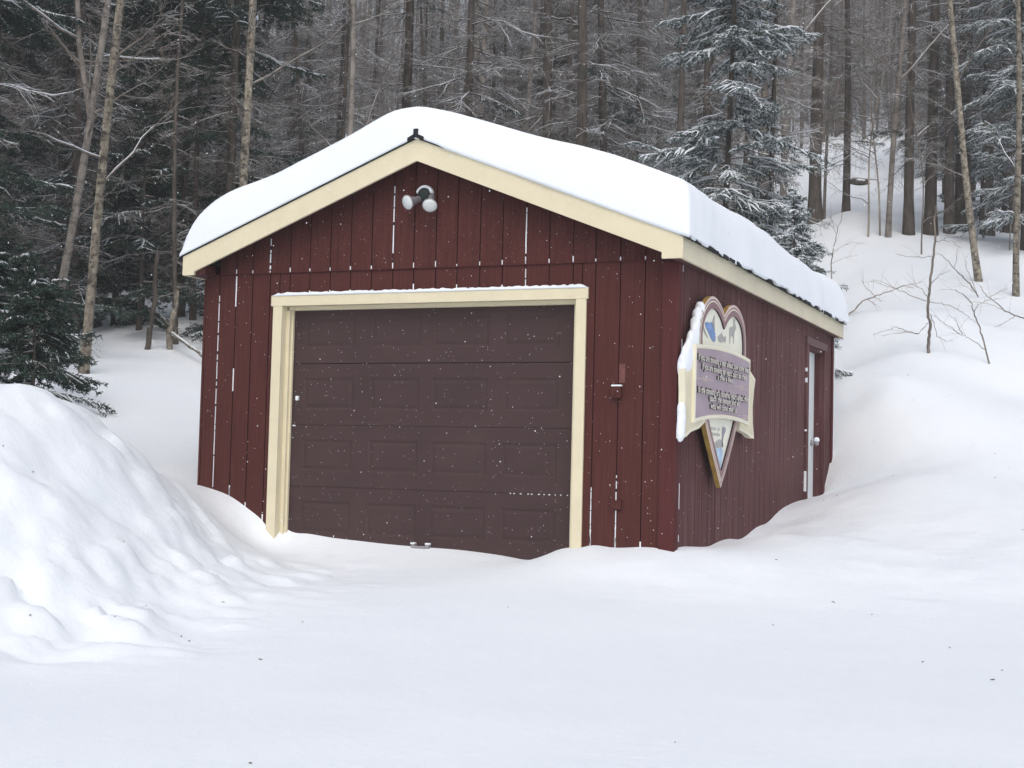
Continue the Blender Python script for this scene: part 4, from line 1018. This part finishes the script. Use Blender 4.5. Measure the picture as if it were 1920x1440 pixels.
SAP6=[[(-1.91,16.35,4.87),(-1.9,16.34,5.1),(-1.89,16.33,5.4),(-1.87,16.32,5.55),(-1.83,16.33,5.78),(-1.77,16.33,6.06),(-1.71,16.35,6.18),(-1.7,16.34,6.38)],[(-1.87,16.32,5.55),(-1.7,16.39,5.68),(-1.56,16.44,5.74),(-1.33,16.54,5.73)],[(-1.89,16.33,5.33),(-1.7,16.4,5.46),(-1.47,16.5,5.51)],[(-1.82,16.32,5.9),(-1.86,16.29,6.08),(-1.91,16.26,6.23)]]
LIMB=[[(-9.46,6.36,3.18),(-9.05,5.98,3.02),(-8.6,5.57,2.86),(-8.2,5.2,2.66),(-7.95,4.99,2.50)],[(-9.49,6.36,2.93),(-9.5,6.35,3.17),(-9.45,6.35,3.39),(-9.41,6.36,3.62),(-9.39,6.35,3.86)],[(-9.47,6.36,3.12),(-9.37,6.4,3.26),(-9.27,6.44,3.17)],[(-9.51,6.33,3.3),(-9.62,6.28,3.43),(-9.7,6.24,3.52)]]
D1=[[(-9.7,6.11,2.93),(-9.67,6.11,3.15),(-9.62,6.11,3.41),(-9.59,6.11,3.68),(-9.59,6.09,4.02),(-9.57,6.08,4.35)],[(-9.62,6.11,3.41),(-9.5,6.17,3.31),(-9.44,6.2,3.24)]]

def th(n, a=.020, b_=.006, c=.007): return [(a, b_)] + [(c, .0025)] * (n-1)
stem_thing('sapling', SAP1, th(len(SAP1), .024, .012, .0065), 'tall crooked sapling with arching twigs alone on the right snow bank', 'sapling', seed=1, twigs=3)
stem_thing('sapling', SAP2, th(len(SAP2), .014, .003, .006), 'thin sapling bowing left at the right of the tall crooked one', 'sapling', seed=2, twigs=3)
stem_thing('shrub', SAP3, th(len(SAP3), .013, .004, .005), 'arching bare shrub entering from the right edge', 'shrub', seed=3, twigs=4)
stem_thing('shrub', SAP4, th(len(SAP4), .014, .004, .006), 'spiky bare shrub at the foot of the leaning birch', 'shrub', seed=4, twigs=4)
stem_thing('fallen_branch', BR5, th(len(BR5), .017, .004, .006), 'dark forked branch poking out of the snow near the roof end', 'branch', seed=5, twigs=4)
stem_thing('sapling', SAP6, th(len(SAP6), .012, .004, .005), 'slender whip in front of the clearing, above the end of the roof', 'sapling', seed=6, twigs=5)
stem_thing('broken_snag', [LIMB[1], LIMB[0]] + LIMB[2:], [(.05, .035), (.032, .012), (.012, .003), (.012, .003)], 'broken pale snag with a limb fallen towards the garage', 'stump', 'bark_birch', 'limb', seed=7)
stem_thing('leaning_stem', D1, [(.045, .03), (.012, .004)], 'short dark crooked trunk leaning on the left slope', 'tree', 'bark_dark', seed=8)

# ---- the crowded wood on the slope
CAMP = (3.2, -10.64)
def free(x, y, dmin):
    if -5.6 < x < 1.0 and -1 < y < 8.2: return False
    return all((x-a)**2 + (y-c)**2 > dmin*dmin for a, c in TAKEN)
KEYS = [(math.atan2(a - CAMP[0], c - CAMP[1]), math.hypot(a - CAMP[0], c - CAMP[1])) for a, c in TAKEN]
def sector(n, ya, yb, da, db, kinds, name_label, dmin=.9, seed=0):
    rr = random.Random(seed); made = tries = 0
    while made < n and tries < n*40:
        tries += 1; yw = rr.uniform(ya, yb); d_ = math.sqrt(rr.uniform(da*da, db*db))
        x = CAMP[0] + d_*math.sin(yw); y = CAMP[1] + d_*math.cos(yw)
        if -.205 < yw < -.125 and d_ < 66: continue
        if yw > -.22 and d_ < 33.5: continue
        if not free(x, y, dmin): continue
        if any(abs(yw - ky) < .35/kd and d_ < kd + .5 for ky, kd in KEYS): continue
        k = rr.choice(kinds); nm, lb, gp = name_label[k[0]]
        put(nm, k[1], x, y, lb, 'tree', gp, rz=rr.uniform(0, 6.28), sc=rr.uniform(.8, 1.2), lean=(rr.gauss(0, .03), rr.gauss(0, .03)))
        made += 1
dk = [('d', m) for m in DEADS]; gk = [('g', m) for m in GREENS]; pk = [('p', m) for m in POLES]; bk = [('b', BIRCH[2]), ('b', BIRCH[3])]; sk = [('s', m) for m in SNOWY]
def lab(where, gp):
    return {'d': ('bare_conifer', 'twiggy bare conifer crowded in the wood ' + where, 'bare conifers ' + gp), 'g': ('dark_spruce', 'dark green spruce crowded in the wood ' + where, 'dark spruces ' + gp),
            'p': ('pole_tree', 'slim pole-like trunk crowded in the wood ' + where, 'pole trees ' + gp), 'b': ('pale_tree', 'pale thin bare tree crowded in the wood ' + where, 'pale trees ' + gp), 's': ('snowy_spruce', 'snow-flecked spruce crowded in the wood ' + where, 'snowy spruces ' + gp)}
sector(62, -.90, -.60, 20.5, 52, dk + gk*2 + pk, lab('left of the garage', 'in the left wood'), .9, 1)
sector(110, -.60, -.22, 21.5, 54, dk*2 + pk + bk + gk[:1], lab('behind the garage roof', 'behind the roof'), .9, 2)
sector(58, -.125, .12, 34, 58, dk*2 + pk*2 + sk + bk, lab('right of the clearing', 'in the right wood'), .8, 3)

# ---- the far wood that reads as one mass
def far_wood():
    rg = np.random.default_rng(77); g = Geo(); n = 1350
    yw = np.concatenate([rg.uniform(-.98, .22, 1000), rg.uniform(-.235, -.10, 350)]); d_ = np.sqrt(np.concatenate([rg.uniform(54**2, 125**2, 1000), rg.uniform(66**2, 125**2, 350)])); cl = (yw > -.205) & (yw < -.125) & (d_ < 66); d_[cl] += 14
    x = CAMP[0] + d_*np.sin(yw); y = CAMP[1] + d_*np.cos(yw); z = ground_z(x, y)
    H = rg.uniform(8, 15, n); b0 = np.stack([x, y, z-.4], 1); tp = b0 + np.stack([rg.normal(0, .4, n), rg.normal(0, .4, n), H], 1)
    t = np.array([0, .33, .66, 1.]); P = b0[:, None]*(1-t)[None, :, None] + tp[:, None]*t[None, :, None]; P[:, 1:3] += rg.normal(0, .08, (n, 2, 3))
    g.tube(P, np.outer(rg.uniform(.035, .10, n), [1.1, .9, .6, .1]), 5)
    k = 46; ix = np.repeat(np.arange(n), k); u = rg.uniform(.04, .98, n*k); s = b0[ix]*(1-u[:, None]) + tp[ix]*u[:, None]
    az = rg.uniform(0, 6.283, n*k); L = rg.uniform(.5, 2.3, n*k) * (1.15-u); dd = np.stack([np.cos(az), np.sin(az), rg.uniform(-.3, .5, n*k)], 1)
    e = s + dd*L[:, None]; mid = (s+e)/2 + rg.normal(0, .12, (n*k, 3))
    g.tube(np.stack([s, mid, e], 1), np.outer(rg.uniform(.011, .024, n*k), [1, .7, .3]), 3)
    ix = np.repeat(np.arange(n*k), 3); u = rg.uniform(.2, 1, len(ix)); s2 = s[ix]*(1-u[:, None]) + e[ix]*u[:, None]; e2 = s2 + (dd[ix]*.5 + rg.normal(0, .5, (len(ix), 3))) * (L[ix]*.45)[:, None]
    g.tube(np.stack([s2, e2], 1), np.outer(np.full(len(ix), .009), [1, .4]), 3)
    return g.mesh('far_wood', M['far_bark'])
tag(link(bpy.data.objects.new('far_wood', far_wood())), 'grey brown mass of bare wood covering the far hillside', 'forest', None, 'stuff')

# ---- dark rock in the clearing
def rock(x, y, sx, sy, sz, seed):
    bb = bmesh.new(); bmesh.ops.create_icosphere(bb, subdivisions=3, radius=1); r = random.Random(seed); off = Vector((r.random()*9, r.random()*9, 0))
    from mathutils import noise as mn
    for v in bb.verts: v.co *= 1 + .35*mn.noise(v.co*1.3 + off); v.co = Vector((v.co.x*sx, v.co.y*sy, max(-.4, v.co.z)*sz))
    m_ = bpy.data.meshes.new('boulder'); bb.to_mesh(m_); bb.free(); m_.materials.append(M['bark_dark']); o = link(bpy.data.objects.new('boulder', m_)); o.location = (x, y, gz(x, y)); return o
tag(rock(-4.95, 37.2, .36, .5, .2, 3), 'low dark rock showing through the snow of the clearing', 'rock')

# ---- litter of bark flakes and needles on the snow, and the falling flakes
def litter():
    rg = np.random.default_rng(9); g = Geo(); n = 56
    x = np.concatenate([rg.uniform(-4, 3.2, 16), rg.uniform(.2, 2.6, 24), rg.uniform(-3.5, -1.2, 16)]); y = np.concatenate([rg.uniform(-6.3, -.3, 16), rg.uniform(-1, 9, 24), rg.uniform(-5.2, -2.5, 16)])
    z = ground_z(x, y) + .004; a = rg.uniform(0, 6.28, n); l = rg.uniform(.004, .014, n); dd = np.stack([np.cos(a), np.sin(a), rg.uniform(-.1, .2, n)], 1)
    p = np.stack([x, y, z], 1); g.tube(np.stack([p - dd*l[:, None], p, p + dd*l[:, None]], 1), np.outer(rg.uniform(.002, .005, n), [.4, 1, .5]), 5); return g.mesh('bark_litter', M['litter'])
tag(link(bpy.data.objects.new('bark_litter', litter())), 'scattered specks of bark and needles on the snow', 'litter', None, 'stuff')
def flakes():
    rg = np.random.default_rng(3); n = 3600; d_ = rg.uniform(2.5, 15, n)**1.0; yw = rg.uniform(-.86, .06, n); el = rg.uniform(-.16, .34, n)
    c = np.stack([CAMP[0] + d_*np.sin(yw), CAMP[1] + d_*np.cos(yw), 1.42 + d_*el], 1)
    ok = (c[:, 2] > ground_z(c[:, 0], c[:, 1]) + .05) & ~((c[:, 0] > -4.6) & (c[:, 0] < .3) & (c[:, 1] > -.3) & (c[:, 1] < 6.7)); c = c[ok]; n = len(c)
    r = rg.uniform(.0008, .0019, n); o = np.array([[1,0,0],[-1,0,0],[0,1,0],[0,-1,0],[0,0,1],[0,0,-1]], float)
    V = c[:, None] + o[None]*r[:, None, None]*rg.uniform(.7, 1.3, (n, 6, 1)); T = np.array([[0,2,4],[2,1,4],[1,3,4],[3,0,4],[2,0,5],[1,2,5],[3,1,5],[0,3,5]])
    return np_mesh('falling_snow', V.reshape(-1, 3), None, (np.arange(n)[:, None, None]*6 + T[None]).reshape(-1, 3), M['snow_soft'])
tag(link(bpy.data.objects.new('falling_snow', flakes())), 'fine flakes of snow drifting down in front of the garage', 'snowfall', None, 'stuff')

# ============================================================ haze of falling snow between the trees
zlo, zhi = float(zz.min()) - 1, float(zz.max()) + 25
b = BM(); b.box(GX[0] - 2, GX[-1] + 2, GY[0] - 2, GY[-1] + 2, zlo, zhi)
mh = bpy.data.materials.new('haze'); mh.use_nodes = True; mh.node_tree.nodes.clear()
pv = mh.node_tree.nodes.new('ShaderNodeVolumePrincipled'); pv.inputs['Color'].default_value = (.93, .95, .98, 1); pv.inputs['Density'].default_value = .0026
mo = mh.node_tree.nodes.new('ShaderNodeOutputMaterial'); mh.node_tree.links.new(pv.outputs[0], mo.inputs['Volume'])
tag(b.build('haze', mh), 'pale air full of fine snow fading the far trees', None, None, 'stuff')

# ============================================================ camera
cam = bpy.data.cameras.new('camera'); cam.lens = 36 * 2684.73 / 1920; cam.sensor_width = 36; cam.clip_end = 2000
co = link(bpy.data.objects.new('camera', cam)); SC.camera = co
yaw, pit, rol = -.4056, .0558, .0248
fwd = Vector((math.sin(yaw)*math.cos(pit), math.cos(yaw)*math.cos(pit), math.sin(pit)))
rt = Vector((math.cos(yaw), -math.sin(yaw), 0)); up = rt.cross(fwd)
r2 = math.cos(rol)*rt + math.sin(rol)*up; u2 = -math.sin(rol)*rt + math.cos(rol)*up
co.matrix_world = Matrix(((r2.x, u2.x, -fwd.x, 3.1994), (r2.y, u2.y, -fwd.y, -10.6386), (r2.z, u2.z, -fwd.z, 1.4175), (0, 0, 0, 1)))

# ============================================================ light: overcast day
SUN_EL, SUN_AZ = math.radians(48), math.radians(158)      # azimuth clockwise from +Y (the light comes from behind the camera, slightly right)
w = bpy.data.worlds.new('World'); SC.world = w; w.use_nodes = True
nt = w.node_tree; bg = nt.nodes['Background']
sky = nt.nodes.new('ShaderNodeTexSky'); sky.sky_type = 'NISHITA'; sky.sun_disc = False
sky.sun_elevation = SUN_EL; sky.sun_rotation = SUN_AZ; sky.air_density = 1.0; sky.dust_density = 4.0; sky.ozone_density = 1.0
hs = nt.nodes.new('ShaderNodeHueSaturation'); hs.inputs['Saturation'].default_value = .62
nt.links.new(sky.outputs[0], hs.inputs['Color']); nt.links.new(hs.outputs[0], bg.inputs['Color'])
bg.inputs['Strength'].default_value = .15
sun = bpy.data.lights.new('sun', 'SUN'); sun.energy = .34; sun.angle = math.radians(60); sun.color = (1, .97, .93)
so = link(bpy.data.objects.new('sun', sun))
d = Vector((math.sin(SUN_AZ)*math.cos(SUN_EL), math.cos(SUN_AZ)*math.cos(SUN_EL), math.sin(SUN_EL)))
so.rotation_euler = d.to_track_quat('Z', 'Y').to_euler()

SC.render.engine = 'CYCLES'
SC.view_settings.view_transform = 'Standard'; SC.view_settings.look = 'None'; SC.view_settings.gamma = 1
SC.view_settings.exposure = 0.40
SC.cycles.use_denoising = True; SC.cycles.denoiser = 'OPENIMAGEDENOISE'
SC.cycles.denoising_input_passes = 'RGB_ALBEDO_NORMAL'; SC.cycles.denoising_prefilter = 'ACCURATE'
SC.cycles.max_bounces = 6; SC.cycles.diffuse_bounces = 4
